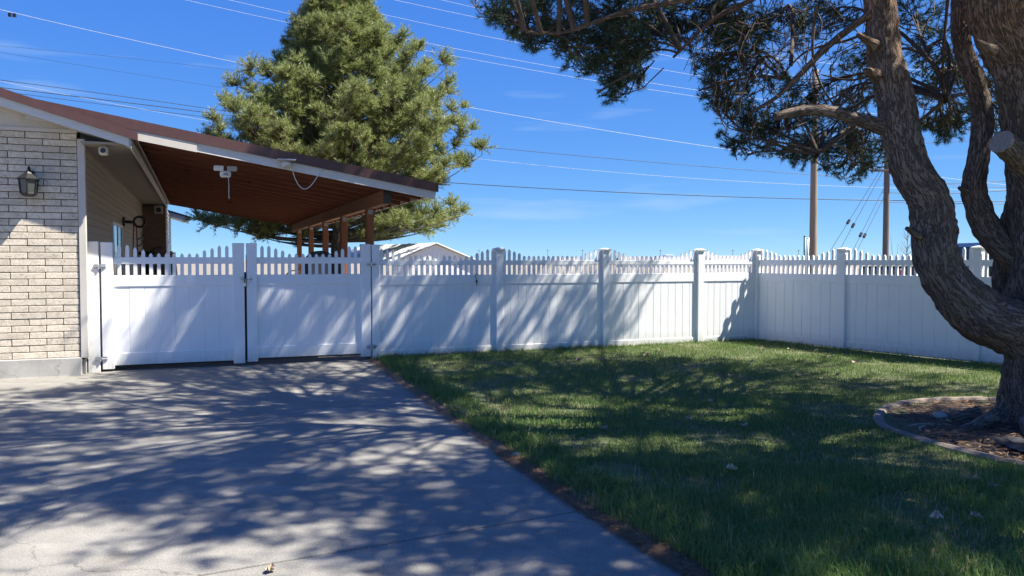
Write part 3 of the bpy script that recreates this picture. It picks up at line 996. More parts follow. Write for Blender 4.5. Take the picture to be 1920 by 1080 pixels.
def lantern():
    p = p_at(61, -0.02)
    t = thing('wall_lantern', 'black metal lantern with glass sides on the cream brick wall', 'lantern', hp(p, -0.022, 2.62), ANG)
    MB().box(-0.05, 0.05, -0.02, 0.008, 0.08, 0.36, 0.008).build('back_plate', 'black', t)
    arc = [(0, -0.02, 0.33), (0, -0.05, 0.385), (0, -0.10, 0.405), (0, -0.145, 0.385), (0, -0.155, 0.335)]
    P, R = catmull(arc, [0.012] * 5, 0.012)
    MB().tube(P, R, 8).build('arm', 'black', t, smooth=True)
    m = MB()
    def ring(r, z):
        return [Vector((r * math.cos(math.pi / 6 + k * math.pi / 3), -0.155 + r * math.sin(math.pi / 6 + k * math.pi / 3), z)) for k in range(6)]
    def hexl(prof):
        mm = MB()
        vs_ = []
        for r, z in prof:
            vs_ += ring(r, z)
        fs = [(i * 6 + k, i * 6 + (k + 1) % 6, (i + 1) * 6 + (k + 1) % 6, (i + 1) * 6 + k) for i in range(len(prof) - 1) for k in range(6)]
        fs += [tuple(range(6))[::-1], tuple((len(prof) - 1) * 6 + k for k in range(6))]
        return mm.add(vs_, fs)
    hexl([(0.155, 0.215), (0.155, 0.23), (0.06, 0.30), (0.03, 0.335)]).build('cap', 'black', t)
    hexl([(0.06, -0.02), (0.105, 0.0), (0.108, 0.02), (0.10, 0.025)]).build('base', 'black', t)
    for k in range(6):
        a, b = ring(0.105, 0.02)[k], ring(0.125, 0.217)[k]
        MB().tube([a, b], 0.013, 6).build('bar', 'black', t)
        a2, b2 = ring(0.105, 0.02)[(k + 1) % 6], ring(0.125, 0.217)[(k + 1) % 6]
        c = Vector((0, -0.155, 0.12))
        quad = [v + (c - v) * 0.03 for v in (a, a2, b2, b)]
        MB().prism(quad, ((c - quad[0]).normalized() * 0.003)).build('pane', 'lampglass', t)
    MB().lathe([(0.02, 0.03), (0.02, 0.10), (0.03, 0.13), (0.012, 0.17)], (0, -0.155, 0)).build('bulb', 'white', t, smooth=True)
lantern()

def eave_camera(p, q, z, label, sc_=1.0, mat='trim'):
    t = thing('security_camera', label, 'camera', hp(p, q, z), ANG)
    s = sc_
    MB().box(-0.03 * s, 0.03 * s, -0.03 * s, 0.03 * s, 0.07 * s, 0.095 * s, 0.006).build('mount', mat, t)
    MB().box(-0.06 * s, 0.06 * s, -0.09 * s, 0.07 * s, -0.05 * s, 0.07 * s, 0.02).build('body', mat, t)
    MB().disc((0, -0.09 * s, 0.01), (0, -1, 0), 0.036 * s, 0.012, 16).build('lens', 'black', t)
eave_camera(0.34, -0.10, EZ - 0.075, 'small white security camera under the soffit beside the brick wall')
eave_camera(0.52, 13.2, EZ - 0.17, 'dark spotlight camera under the soffit near the far brick pier', 2.0, 'grey')

def side_spot():
    t = thing('wall_spotlight', 'black round spotlight with hanging orange cord on the beige siding', 'light', hp(0.06, 6.5, 2.55), ANG)
    MB().box(0.0, 0.05, -0.09, 0.09, -0.10, 0.10, 0.01).build('base', 'black', t)
    MB().tube([(0.04, 0, 0), (0.22, -0.02, -0.01)], 0.035, 8).build('arm', 'black', t, smooth=True)
    tor = []
    for i in range(19):
        a = 2 * math.pi * i / 18
        tor.append((0.34 + 0.115 * math.cos(a), -0.02, 0.0 + 0.115 * math.sin(a)))
    MB().tube(tor, 0.028, 6).build('ring', 'black', t, smooth=True)
    for k, dx in enumerate((0.0, 0.05)):
        MB().tube([(0.22 + dx, -0.03, -0.04), (0.20 + dx * 2, -0.03, -0.7), (0.24 + dx * 3, -0.03, -1.35), (0.34 + dx * 3, -0.03, -1.9)], 0.014, 5).build('cord', 'orange_cord', t, smooth=True)
side_spot()

def hose_hook():
    t = thing('wall_hook', 'black scrolled iron hook on the siding next to the brick pier', 'hook', hp(0.06, 10.8, 1.75), ANG)
    MB().box(0.0, 0.03, -0.06, 0.06, -0.22, 0.55, 0.006).build('plate', 'black', t)
    MB().tube([(0.02, 0, 0.12), (0.2, 0, 0.14), (0.42, 0, 0.12), (0.50, 0, 0.15)], [0.05, 0.06, 0.05, 0.02], 7).build('bar', 'black', t, smooth=True)
    for dz in (0.32, 0.5):
        MB().tube([(0.02, 0, dz), (0.12, 0, dz + 0.05), (0.15, 0, dz + 0.14), (0.10, 0, dz + 0.17)], 0.014, 5).build('scroll', 'black', t, smooth=True)
hose_hook()

def shepherd():
    t = thing('garden_hook', 'tall black bent pole standing in front of the brown brick pier', 'pole', hp(0.28, 13.0, 0.0), ANG)
    MB().tube([(0, 0, -0.02), (0, 0, 1.0), (-0.02, 0, 1.6), (0.0, 0, 1.92), (0.12, 0, 2.03), (0.34, 0, 2.06)], [0.13, 0.13, 0.10, 0.06, 0.045, 0.03], 8).build('shaft', 'blackplastic', t, smooth=True)
    MB().disc((0, 0, -0.01), (0, 0, 1), 0.2, 0.04).build('foot', 'blackplastic', t)
shepherd()

for k, (px, lean) in enumerate(((318, 0.10), (323, 0.16))):
    Y = 27.0 - k
    g = at(px, 470, Y)
    m = MB().prism([(0, 0, 0), (0.09, 0, 0), (0.09 - lean, 0, 2.02 - 0.05 * k), (-lean, 0, 2.02 - 0.05 * k)], (0, 0.03, 0))
    o = m.build('leaning_plank', 'cutwood', None, (g.x + lean, Y, -0.03), label=['pale board leaning by the white rear wing, nearer the wall', 'pale board leaning by the white rear wing, farther from the wall'][k], category='plank', group='boards leaning by the rear wing')

# ==================================================================== WHITE VINYL FENCES AND GATES
_pick = {}
def picket_mesh(h, w, th):
    key = (round(h, 3), round(w, 3), round(th, 3))
    if key not in _pick:
        t = 0.034
        out = [(-w, 0, 0), (w, 0, 0), (w, 0, h - t), (0.25 * w, 0, h), (-0.25 * w, 0, h), (-w, 0, h - t)]
        _pick[key] = MB().prism([(x, -th, z) for x, y, z in out], (0, 2 * th, 0)).mesh('picket', 'vinyl')
    return _pick[key]

def scallop(i, n, lo, hi):
    k = min(i, n - 1 - i)
    return lo + (hi - lo) * [1.0, 1.0, 0.68, 0.42][k] if k < 4 else lo

def panel(root, x0, x1, npick, nboard, zs, hi, lo, pw=0.0235, gap0=0.5):
    """zs: bottom rail 0/1, mid rail 0/1, top rail 0/1."""
    b0, b1, m0, m1, t0, t1 = zs
    MB().box(x0, x1, -0.022, 0.022, t0, t1, 0.004).build('top_rail', 'vinyl', root)
    MB().box(x0, x1, -0.024, 0.024, m0, m1, 0.005).build('middle_rail', 'vinyl', root)
    MB().box(x0, x1, -0.024, 0.024, b0, b1, 0.005).build('bottom_rail', 'vinyl', root)
    bw = (x1 - x0) / nboard
    me = MB().box(0, bw, -0.0115, 0.0115, b1 - 0.02, m0 + 0.02, 0.0065).mesh('board', 'vinyl')
    for i in range(nboard):
        link('board', me, root, (x0 + bw * i, random.uniform(-0.0012, 0.0012), 0))
    sp = (x1 - x0) / (npick - 1 + 2 * gap0)
    for i in range(npick):
        h = scallop(i, npick, lo, hi) - (m1 - 0.01)
        link('picket', picket_mesh(h, pw, 0.017), root, (x0 + sp * (gap0 + i), 0, m1 - 0.01), (random.uniform(-.004, .004), random.uniform(-.006, .006), 0))

def cap_mesh(s=1.0):
    w = 0.066 * s
    m = MB()
    def ring(r, z): return [(-r, -r, z), (r, -r, z), (r, r, z), (-r, r, z)]
    prof = [(w + 0.004, 0.0), (w + 0.022, 0.018), (w + 0.026, 0.026), (w + 0.026, 0.042), (w * 0.35, 0.066)]
    vs_ = []
    for r, z in prof:
        vs_ += ring(r, z)
    fs = [(3, 2, 1, 0)] + [(i * 4 + k, i * 4 + (k + 1) % 4, (i + 1) * 4 + (k + 1) % 4, (i + 1) * 4 + k) for i in range(len(prof) - 1) for k in range(4)]
    fs.append(tuple((len(prof) - 1) * 4 + k for k in range(4)))
    return m.add(vs_, fs).mesh('post_cap', 'vinyl')
CAP = cap_mesh()
POST = MB().box(-0.066, 0.066, -0.066, 0.066, -0.15, 1.86, 0.006).mesh('post', 'vinyl')

def fence_post(root, x, y=0.0, rz=0.0):
    p = link('post', POST, root, (x, y, 0), (0, 0, rz))
    link('post_cap', CAP, p, (0, 0, 1.86))
    return p

QF = 0.26
fz = (0.03, 0.15, 1.265, 1.432, 1.605, 1.69)
front = thing('front_fence', 'white vinyl picket topped fence along the back of the lawn', 'fence', hp(0, QF), ANG)
xp = {k: p_at(k, QF) for k in (935, 1134, 1311)}
xc = (FC - hp(0, QF)).dot(U)
xg = p_at(703.5, QF)
# hinge post beside the right gate has a flat cap
hpost = MB().box(xg - 0.066, xg + 0.066, -0.066, 0.066, -0.15, 1.945, 0.006).build('hinge_post', 'vinyl', front)
MB().box(xg - 0.069, xg + 0.069, -0.069, 0.069, 1.905, 1.957, 0.01).build('flat_cap', 'vinyl', hpost)
for k in (935, 1134, 1311):
    fence_post(front, xp[k])
cpost = fence_post(front, xc)
seq = [xg, xp[935], xp[1134], xp[1311], xc]
for (a, b), npk, nb in zip(zip(seq, seq[1:]), (21, 21, 20, 14), (14, 13, 12, 9)):
    panel(front, a + 0.062, b - 0.062, npk, nb, fz, 1.887, 1.772)

side = thing('side_fence', 'white vinyl picket topped fence along the right side of the lawn', 'fence', FC, math.atan2(RD.y, RD.x))
ts = [0.0, 1.99, 4.41, 6.82, 9.2]
for t in ts[1:]:
    fence_post(side, t)
for (a, b), npk, nb in zip(zip(ts, ts[1:]), (17, 20, 20, 20), (9, 11, 11, 11)):
    panel(side, a + 0.062, b - 0.062, npk, nb, (0.045, 0.19, 1.26, 1.43, 1.60, 1.70), 1.90, 1.785)
# gap below the side fence is closed by soil humps only

gz = (0.085, 0.27, 1.29, 1.46, 1.635, 1.74)
def steel_plate(m, x, z, s):
    m.box(x - 0.045 * s - 0.03, x - 0.045 * s + 0.03, -0.079, -0.070, z - 0.05, z + 0.05, 0.003)

def hinge(root, xgap, z, face, name='hinge'):
    """Two leaf plates and a barrel across the gap."""
    m = MB()
    for s in (-1, 1):
        m.box(xgap + s * 0.02, xgap + s * 0.08, face - 0.008, face - 0.001, z - 0.032, z + 0.032, 0.002)
        for dz in (-0.03, 0.03):
            m.disc((xgap + s * 0.062, face - 0.008, z + dz * 0.7), (0, -1, 0), 0.007, 0.007, 8)
        m.tube([(xgap + s * 0.08, face - 0.012, z), (xgap, face - 0.022, z)], 0.011, 6)
    m.tube([(xgap, face - 0.022, z - 0.035), (xgap, face - 0.022, z + 0.035)], 0.014, 8)
    m.build(name, 'steel', root)

def gate(pxl0, pxl1, pxr0, pxr1, npick, nboard, label, hinge_side, zlift):
    a0, a1, b0, b1 = [p_at(k, QF - 0.05) for k in (pxl0, pxl1, pxr0, pxr1)]
    root = thing('gate', label, 'gate', hp(0, QF), ANG)
    for x0, x1 in ((a0, a1), (b0, b1)):
        s = MB().box(x0, x1, -0.062, 0.062, 0.035 + zlift, 1.955, 0.006).build('stile', 'vinyl', root)
        MB().box(x0 - 0.003, x1 + 0.003, -0.065, 0.065, 1.925, 1.966, 0.008).build('stile_cap', 'vinyl', s)
    panel(root, a1 - 0.004, b0 + 0.004, npick, nboard, tuple(z + (zlift if i < 2 else 0) for i, z in enumerate(gz)), 1.925, 1.80, pw=0.026, gap0=0.8)
    fr = MB()  # black bars added behind the gate to darken the shaded gaps round it
    for x in (a0 + 0.015, b1 - 0.015):
        fr.box(x - 0.02, x + 0.02, 0.070, 0.11, 0.05 + zlift, 1.78, 0.003)
    fr.box(a0 + 0.04, b1 - 0.04, 0.071, 0.109, 0.05 + zlift, 0.09 + zlift, 0.003)
    fr.box(a0 + 0.04, b1 - 0.04, 0.071, 0.109, 1.30, 1.34, 0.003)
    fr.build('dark_gap_frame', 'black', root)
    return root, (a0, a1, b0, b1)

g1, e1 = gate(189.5, 212, 436.5, 458, 15, 8, 'left white vinyl gate, hinged beside the brick house', 'L', 0.0)
g2, e2 = gate(462.5, 482, 677, 695, 15, 8, 'right white vinyl gate, hinged at the end of the fence', 'R', 0.02)
# post of the left gate at the house corner
lp0, lp1 = p_at(162.5, QF - 0.05), p_at(185.5, QF - 0.05)
lpost = thing('gate_post', 'white vinyl gate post standing against the house corner trim', 'post', hp(0, QF), ANG)
MB().box(lp0, lp1, -0.064, 0.064, -0.05, 1.965, 0.006).build('shaft', 'vinyl', lpost)
MB().box(lp0 - 0.003, lp1 + 0.003, -0.067, 0.067, 1.93, 1.978, 0.009).build('cap', 'vinyl', lpost)
for z in (0.20, 1.60):
    hinge(g1, (lp1 + e1[0]) / 2, z, -0.064)
    hinge(g2, e2[3] + 0.006, z + 0.02, -0.066)
# latch with padlock between the two gates
lx = (e1[3] + e2[0]) / 2
lat = MB().tube([(lx - 0.09, -0.085, 1.395), (lx + 0.10, -0.085, 1.385)], 0.009, 6)
lat.box(lx + 0.03, lx + 0.075, -0.074, -0.063, 1.35, 1.44, 0.003)
lat.box(lx - 0.085, lx - 0.04, -0.074, -0.063, 1.36, 1.43, 0.003)
lat_o = lat.build('latch', 'steel', g1)
MB().box(lx - 0.035, lx + 0.01, -0.10, -0.075, 1.27, 1.335, 0.006).tube([(lx - 0.027, -0.088, 1.33), (lx - 0.027, -0.088, 1.375), (lx - 0.012, -0.088, 1.392), (lx + 0.002, -0.088, 1.375), (lx + 0.002, -0.088, 1.33)], 0.005, 6).build(
    'padlock', 'steel', lat_o)
MB().box(lx - 0.03, lx + 0.03, 0.075, 0.10, 0.06, 1.50, 0.004).build('dark_gap_bar', 'black', g2)  # black bar added behind the slit between the gates, standing in for shade
# dark cord hooked over the first fence panel
hx = p_at(890, QF)
ck = thing('cord_hook', 'small black hook hanging over the rail of the fence panel beside the gate', 'hook', hp(hx, QF - 0.03, 1.434), ANG)
MB().tube([(0.06, 0.0, 0.008), (0.0, -0.006, 0.008), (0.0, -0.012, -0.02), (0.02, -0.012, -0.10), (0.025, -0.012, -0.20)], 0.006, 5).build('wire', 'black', ck, smooth=True)
MB().box(0.008, 0.036, -0.024, -0.003, -0.14, -0.10, 0.003).build('clip', 'black', ck)

# ==================================================================== THINGS BEHIND THE FENCE
def tent():
    Y = 27.0
    a, rp, b = at(740, 489, Y), at(818, 455, Y), at(898, 485, Y)
    t = thing('canopy_tent', 'white gabled canopy tent standing behind the first fence panel', 'tent', (rp.x, Y, -0.03), 0.3)
    hw, rz, ez = (b.x - a.x) / 2 + 0.05, rp.z + 0.03, a.z + 0.03
    L = 6.5
    dx = -1.6
    def P(x, y, z): return (x + dx * y / L, y, z)
    th = 0.03
    MB().prism([P(-hw, 0, ez), P(0, 0, rz), P(hw, 0, ez), P(hw, 0, ez - th), P(0, 0, rz - th), P(-hw, 0, ez - th)], (dx, L, 0)).build('roof', 'tent', t)
    MB().prism([P(-hw + 0.05, 0.05, ez - 0.04), P(hw - 0.05, 0.05, ez - 0.04), P(0, 0.05, rz - 0.08)], (0, 0.02, 0)).build('gable', 'tent', t)
    fr = MB().tube([P(-hw, -0.03, ez - 0.02), P(0, -0.03, rz - 0.02), P(hw, -0.03, ez - 0.02)], 0.03, 6)
    fr.build('gable_frame', 'grey', t)
    MB().box(-hw + 0.06, hw - 0.06, 0.05, 0.07, 0.0, ez - 0.05).build('front_wall', 'tent', t)
    for x in (-hw + 0.03, hw - 0.03):
        MB().tube([(x, 0, 0), (x, 0, ez)], 0.03, 8).build('leg', 'grey', t)
    for y in (0.33, 0.66, 1.0):
        MB().tube([P(-hw, y * L, ez + 0.015), P(0, y * L, rz + 0.015), P(hw, y * L, ez + 0.015)], 0.018, 5).build('rib', 'tent', t)
tent()

def pickup():
    t = thing('pickup_truck', 'dark pickup truck parked beyond the side fence', 'truck', (8.75, 19.0, -0.04), math.radians(4))
    W2 = 0.98
    bed = MB().prism([(0, -W2, 0.62), (2.05, -W2, 0.62), (2.05, -W2, 1.58), (0.05, -W2, 1.58), (0.0, -W2, 1.50)], (0, 0.10, 0))
    bed.prism([(0, W2 - 0.10, 0.62), (2.05, W2 - 0.10, 0.62), (2.05, W2 - 0.10, 1.58), (0.05, W2 - 0.10, 1.58), (0.0, W2 - 0.10, 1.50)], (0, 0.10, 0))
    bed.box(0.05, 2.05, -W2 + 0.1, W2 - 0.1, 0.72, 0.80).box(-0.02, 0.05, -W2 + 0.11, W2 - 0.11, 0.75, 1.53, 0.02)
    bed.build('bed', 'carpaint', t)
    prof = [(2.08, 0.55), (5.85, 0.55), (6.0, 0.8), (5.95, 1.38), (5.6, 1.48), (4.55, 1.54), (4.0, 2.06), (3.7, 2.13), (2.45, 2.15), (2.20, 2.05), (2.08, 1.5)]
    m = MB().prism([(x, -W2, z) for x, z in prof], (0, 2 * W2, 0))
    for i, v in enumerate(m.v):                      # tumblehome of the cab
        if v[2] > 1.6:
            m.v[i] = (v[0], v[1] * 0.84, v[2])
    m.build('cab', 'carpaint', t)
    for s in (-1, 1):
        y = s * (W2 * 0.905)
        for x0, x1 in ((2.38, 3.05), (3.15, 4.05)):
            MB().prism([(x0, y * 1.045, 1.62), (x1, y * 1.045, 1.62), (min(x1, 3.95) - 0.12, y * 0.965, 1.99), (x0 + 0.06, y * 0.965, 1.99)], (0, 0.02 * s, 0)).build('window', 'glass', t)
        MB().box(-0.03, 0.06, s * (W2 - 0.16), s * (W2 + 0.008), 1.10, 1.52, 0.015).build('tail_light', 'redlens', t)
        for x in (1.0, 4.95):
            w = thing_part_wheel(t, x, s * (W2 - 0.12), s)
        MB().box(4.0, 4.16, s * (W2 + 0.02), s * (W2 + 0.2), 1.5, 1.7, 0.03).build('mirror', 'blackplastic', t)
    MB().box(-0.14, -0.02, -W2 + 0.05, W2 - 0.05, 0.55, 0.74, 0.03).build('bumper', 'steel', t)

def thing_part_wheel(t, x, y, s):
    m = MB()
    prof = [(0.26, -0.13), (0.37, -0.13), (0.40, -0.09), (0.40, 0.09), (0.37, 0.13), (0.26, 0.13)]
    n = 20
    vs_, fs = [], []
    for r, h in prof:
        for k in range(n):
            a = 2 * math.pi * k / n
            vs_.append((r * math.cos(a), h, r * math.sin(a)))
    fs = [(i * n + k, i * n + (k + 1) % n, ((i + 1) % 6) * n + (k + 1) % n, ((i + 1) % 6) * n + k) for i in range(6) for k in range(n)]
    w = m.add(vs_, fs).build('wheel', 'rubber', t, (x, y, 0.42), smooth=True)
    MB().disc((0, -0.08, 0), (0, 1, 0), 0.262, 0.16, 18).build('rim', 'steel', w)
    return w
pickup()

def gate_yard():
    # round dark hoop seen over the right gate
    g = at(602, 500, 17.6)
    t = thing('hooped_cover', 'dark green rounded cover seen over the right gate between the carport posts', 'cover', (g.x, 17.6, -0.0), ANG)
    out, inn = [], []
    for i in range(17):
        a = math.pi * i / 16
        out.append((0.34 * math.cos(a), 0, 1.60 + 0.30 * math.sin(a)))
        inn.append((0.24 * math.cos(a), 0, 1.60 + 0.19 * math.sin(a)))
    MB().prism([(0.34, 0, 0.55)] + out + [(-0.34, 0, 0.55), (-0.24, 0, 0.55)] + inn[::-1] + [(0.24, 0, 0.55)], (0, 0.35, 0)).build('hoop', 'cover', t)
    MB().prism([(0.24, 0.12, 0.55)] + [(x, 0.12, z) for x, y, z in inn] + [(-0.24, 0.12, 0.55)], (0, 0.04, 0)).build('back_panel', 'grey', t)
    MB().box(-0.36, 0.36, -0.05, 0.45, 0.0, 0.55, 0.04).build('body', 'blackplastic', t)
    # garden hose coil hung on the fifth post side
    p = hp(PB - 0.55, 9.2)
    t2 = thing('hose_stand', 'yellow hose coiled on a stand behind the right gate', 'hose', p, ANG)
    MB().tube([(0, 0, 0), (0, 0, 1.25)], 0.025, 6).build('stand', 'black', t2)
    MB().disc((0, 0, 0), (0, 0, 1), 0.2, 0.03).build('foot', 'black', t2)
    for k in range(3):
        pts = [(0.26 * math.cos(2 * math.pi * i / 20), -0.06 - 0.035 * k, 1.15 + 0.26 * math.sin(2 * math.pi * i / 20)) for i in range(21)]
        MB().tube(pts, 0.018, 6).build('coil', 'yellow_hose', t2, smooth=True)
    p = hp(PB - 1.9, 6.3)
    t3 = thing('storage_bin', 'black lidded bin behind the right gate near its left end', 'bin', p, ANG)
    MB().prism([(-0.28, -0.28, 0), (0.28, -0.28, 0), (0.28, 0.28, 0), (-0.28, 0.28, 0)], (0, 0, 1.28)).build('bin_body', 'blackplastic', t3)
    MB().box(-0.32, 0.32, -0.32, 0.32, 1.282, 1.34, 0.02).build('lid', 'blackplastic', t3)
gate_yard()

# utility poles
def utility_pole(px, ytop, Y, r0, r1, mat, label, arms=()):
    g = at(px, 500, Y)
    top = at(px, ytop, Y).z
    t = thing('utility_pole', label, 'pole', (g.x, Y, -0.06))
    n = 10
    MB().tube([(0.0, 0, top * i / n) for i in range(n + 1)], [r0 + (r1 - r0) * i / n for i in range(n + 1)], 14).build('shaft', mat, t, smooth=True)
    for z, w in arms:
        MB().box(-w, w, -0.06 - r0, 0.05 - r0, z - 0.06, z + 0.06, 0.01).build('crossarm', mat, t)
        for x in (-w * 0.9, 0.0, w * 0.9):
            MB().lathe([(0.02, 0), (0.05, 0.03), (0.05, 0.08), (0.03, 0.13)], (x, -r0, z + 0.06), 10).build('insulator', 'grey', t)
    return t
utility_pole(1524, 128, 34, 0.165, 0.125, 'pole', 'tall tan wooden utility pole left of the pine limb')
p2 = utility_pole(1660, 205, 42, 0.165, 0.135, 'pole2', 'dark utility pole with guy wires close beside the pine limb', ((6.4, 0.9),))
gp = at(1511, 500, 33)
t = thing('pipe_post', 'short green steel pipe post beside the tan utility pole', 'post', (gp.x, 33, -0.06))
zt_ = at(1511, 441, 33).z
MB().tube([(-0.05, 0, 0), (-0.05, 0, zt_)], 0.055, 12).build('pipe', 'greenpipe', t, smooth=True)
MB().tube([(0.08, 0.03, 0), (0.08, 0.03, zt_ - 0.05)], 0.045, 12).build('pipe', 'steel', t, smooth=True)
MB().lathe([(0.06, 0), (0.06, 0.03), (0.03, 0.05)], (-0.05, 0, zt_), 12).build('pipe_cap', 'greenpipe', t, smooth=True)

# guy wires of the dark pole
guys = [((1655, 312), (1562, 462), 0.6, 'leftmost'), ((1657, 318), (1578, 462), 0.62, 'second'), ((1656, 355), (1602, 464), 0.6, 'third'), ((1657, 370), (1610, 464), 0.55, 'rightmost')]
for (a, b, bead, word) in guys:
    A, B = at(*a, 42), at(*b, 40.0)
    e = A + (B - A) * ((A.z + 0.0) / (A.z - B.z))
    g = thing('guy_wire', f'{word} of the four slanting guy wires left of the dark utility pole', 'wire', e, 0, 'guy wires of the dark pole')
    A_, e_ = A - e, Vector((0, 0, 0))
    MB().tube([A_, e_], 0.012, 5).build('strand', 'wire', g)
    c = A_ + (e_ - A_) * bead * 0.75
    MB().tube([c - (A_).normalized() * 0.12, c + (A_).normalized() * 0.12], 0.07, 8).build('insulator', 'black', g)

# overhead wires: straight in plan, sagging
def wire(name, pts, yl, yr, mat, r, label, x0=-420, x1=2300):
    px = np.array([p[0] for p in pts], float); py = np.array([p[1] for p in pts], float)
    co = np.polyfit(px, py, 2 if len(pts) > 2 else 1)
    P = []
    for i in range(49):
        x = x0 + (x1 - x0) * i / 48
        f = (x + 420) / 2720.0
        Y = 1.0 / ((1 - f) / yl + f / yr)
        P.append(at(x, float(np.polyval(co, x)), Y))
    o = P[0].copy()
    MB().tube([p - o for p in P], r, 5).build(name, mat, None, o, smooth=True, label=label, category='wire', group='overhead wires')

wire('overhead_wire', [(820, -2), (880, 12), (1290, 88)], 40, 62, 'alu', 0.010, 'pale overhead wire, topmost of all, leaving the top edge just right of centre')
wire('overhead_wire', [(740, 0), (880, 30), (1275, 109)], 40, 62, 'alu', 0.010, 'pale overhead wire, second from the top above the fence')
wire('overhead_wire', [(600, 0), (722, 28), (960, 78), (1278, 137)], 40, 62, 'alu', 0.010, 'pale overhead wire, third from the top, crossing behind the pine crown')
wire('overhead_wire', [(430, 0), (710, 62), (1040, 126), (1314, 170)], 40, 62, 'alu', 0.010, 'pale overhead wire, fourth from the top, crossing behind the big conifer')
wire('overhead_wire', [(345, 0), (525, 38), (785, 92), (1115, 153), (1305, 180)], 40, 62, 'alu', 0.010, 'pale overhead wire, fifth from the top, just below its close neighbour')
wire('overhead_wire', [(20, 25), (250, 72), (485, 125), (805, 190), (1090, 238), (1447, 291)], 36, 58, 'alu', 0.012, 'bright overhead wire rising to the top left corner, alone in the blue sky')
wire('overhead_wire', [(905, 275), (1190, 302), (1480, 324), (1660, 338)], 44, 60, 'wire', 0.016, 'thin dark overhead wire just above the bright lowest pale wire')
wire('overhead_wire', [(915, 300), (1190, 326), (1470, 345), (1660, 352)], 44, 58, 'alu', 0.010, 'pale overhead wire, lowest of the pale ones, right of the conifer')
wire('overhead_wire', [(910, 347), (1300, 366), (1520, 374), (1690, 376)], 44, 43.5, 'wire', 0.020, 'dark overhead cable, lowest of all, meeting the dark utility pole')
wire('overhead_wire', [(0, 150), (210, 178), (415, 207)], 32, 60, 'wire', 0.014, 'thin dark wire above the house roof, upper of the close pair', x1=700)
wire('overhead_wire', [(0, 164), (210, 189), (412, 214)], 32, 60, 'wire', 0.018, 'dark cable above the house roof, lower of the close pair', x1=700)
wire('overhead_wire', [(0, 86), (230, 108), (440, 132)], 60, 90, 'wire', 0.011, 'hair thin dark wire high over the house roof, above its twin', x1=700)
wire('overhead_wire', [(0, 98), (230, 135), (440, 168)], 60, 90, 'wire', 0.011, 'hair thin dark wire high over the house roof, below its twin', x1=700)
wire('overhead_wire', [(1690, 345), (1800, 343), (1920, 338)], 42, 44, 'wire', 0.016, 'dark wire right of the dark pole, upper one between the pine limbs', x0=1655)
wire('overhead_wire', [(1690, 362), (1800, 362), (1920, 354)], 42, 44, 'wire', 0.02, 'dark wire right of the dark pole, middle one between the pine limbs', x0=1655)
wire('overhead_wire', [(1690, 380), (1800, 382), (1920, 382)], 42, 44, 'wire', 0.016, 'dark wire right of the dark pole, lowest one between the pine limbs', x0=1655)
wire('overhead_wire', [(1690, 270), (1800, 265), (1920, 258)], 42, 44, 'wire', 0.014, 'dark wire right of the leaning pine limb, highest of the low ones', x0=1655)
# clamp on the long bright wire
cl = at(22, 26, 38.8)
t = thing('wire_clamp', 'small dark clamp on the bright wire in the top left corner', 'clamp', cl)
MB().box(-0.16, -0.02, -0.05, 0.05, -0.14, 0.04, 0.01).build('jaw', 'black', t)
MB().box(0.06, 0.20, -0.05, 0.05, -0.16, 0.02, 0.01).build('jaw', 'black', t)

# low far buildings and far poles on the horizon
def far_building(px0, px1, ytop, Y, d, label, vent=None):
    a, b = at(px0, ytop, Y), at(px1, ytop, Y)
    w, h = b.x - a.x, a.z + 0.06
    t = thing('far_building', label, 'building', ((a.x + b.x) / 2, Y, -0.06))
    MB().box(-w / 2 + 0.4, w / 2 - 0.4, 0.3, d - 0.3, 0, h * 0.62).build('wall', 'tent', t)
    MB().prism([(-w / 2, 0, h * 0.62), (-w / 2, d, h * 0.62), (-w / 2, d / 2, h)], (w, 0, 0)).build('roof', 'greybuild', t)
    if vent:
        vx = at(vent[0], ytop, Y).x - (a.x + b.x) / 2
        MB().box(vx - vent[1], vx + vent[1], d * 0.35, d * 0.65, h * 0.8, h + vent[2], 0.05).build('chimney', 'tent', t)
    for k in range(max(2, int(w / 5))):
        x = -w / 2 + w * (k + 0.5) / max(2, int(w / 5))
        MB().box(x - 0.6, x + 0.6, 0.27, 0.305, h * 0.2, h * 0.5).build('window', 'glass', t)
far_building(1165, 1330, 481, 190, 12, 'long low grey roofed building far behind the third fence panel', (1262, 1.0, 0.45))
far_building(1336, 1412, 479, 165, 10, 'low grey roofed building far behind the short corner fence panel')
far_building(1036, 1092, 483, 210, 10, 'small pale building far behind the second fence panel')
far_building(1440, 1500, 483.5, 230, 10, 'tiny low building on the horizon left of the tan utility pole')
far_words = ['above the first fence panel', 'left of middle over the second panel', 'right of middle over the second panel', 'above the third fence panel', 'above the short corner panel', 'beside the green pipe post']
for px, wd in zip((898, 1027, 1092, 1238, 1374, 1497), far_words):
    Y = 480.0
    g = at(px, 487, Y)
    top = at(px, 468, Y).z
    t = thing('far_pole', f'thin power pole far off on the horizon {wd}', 'pole', (g.x, Y, -0.06), 0, 'far power poles')
    MB().tube([(0, 0, 0), (0, 0, top)], [0.17, 0.13], 6).build('shaft', 'pole2', t)
    MB().box(-0.9, 0.9, -0.06, 0.06, top - 0.6, top - 0.45).build('crossarm', 'pole2', t)

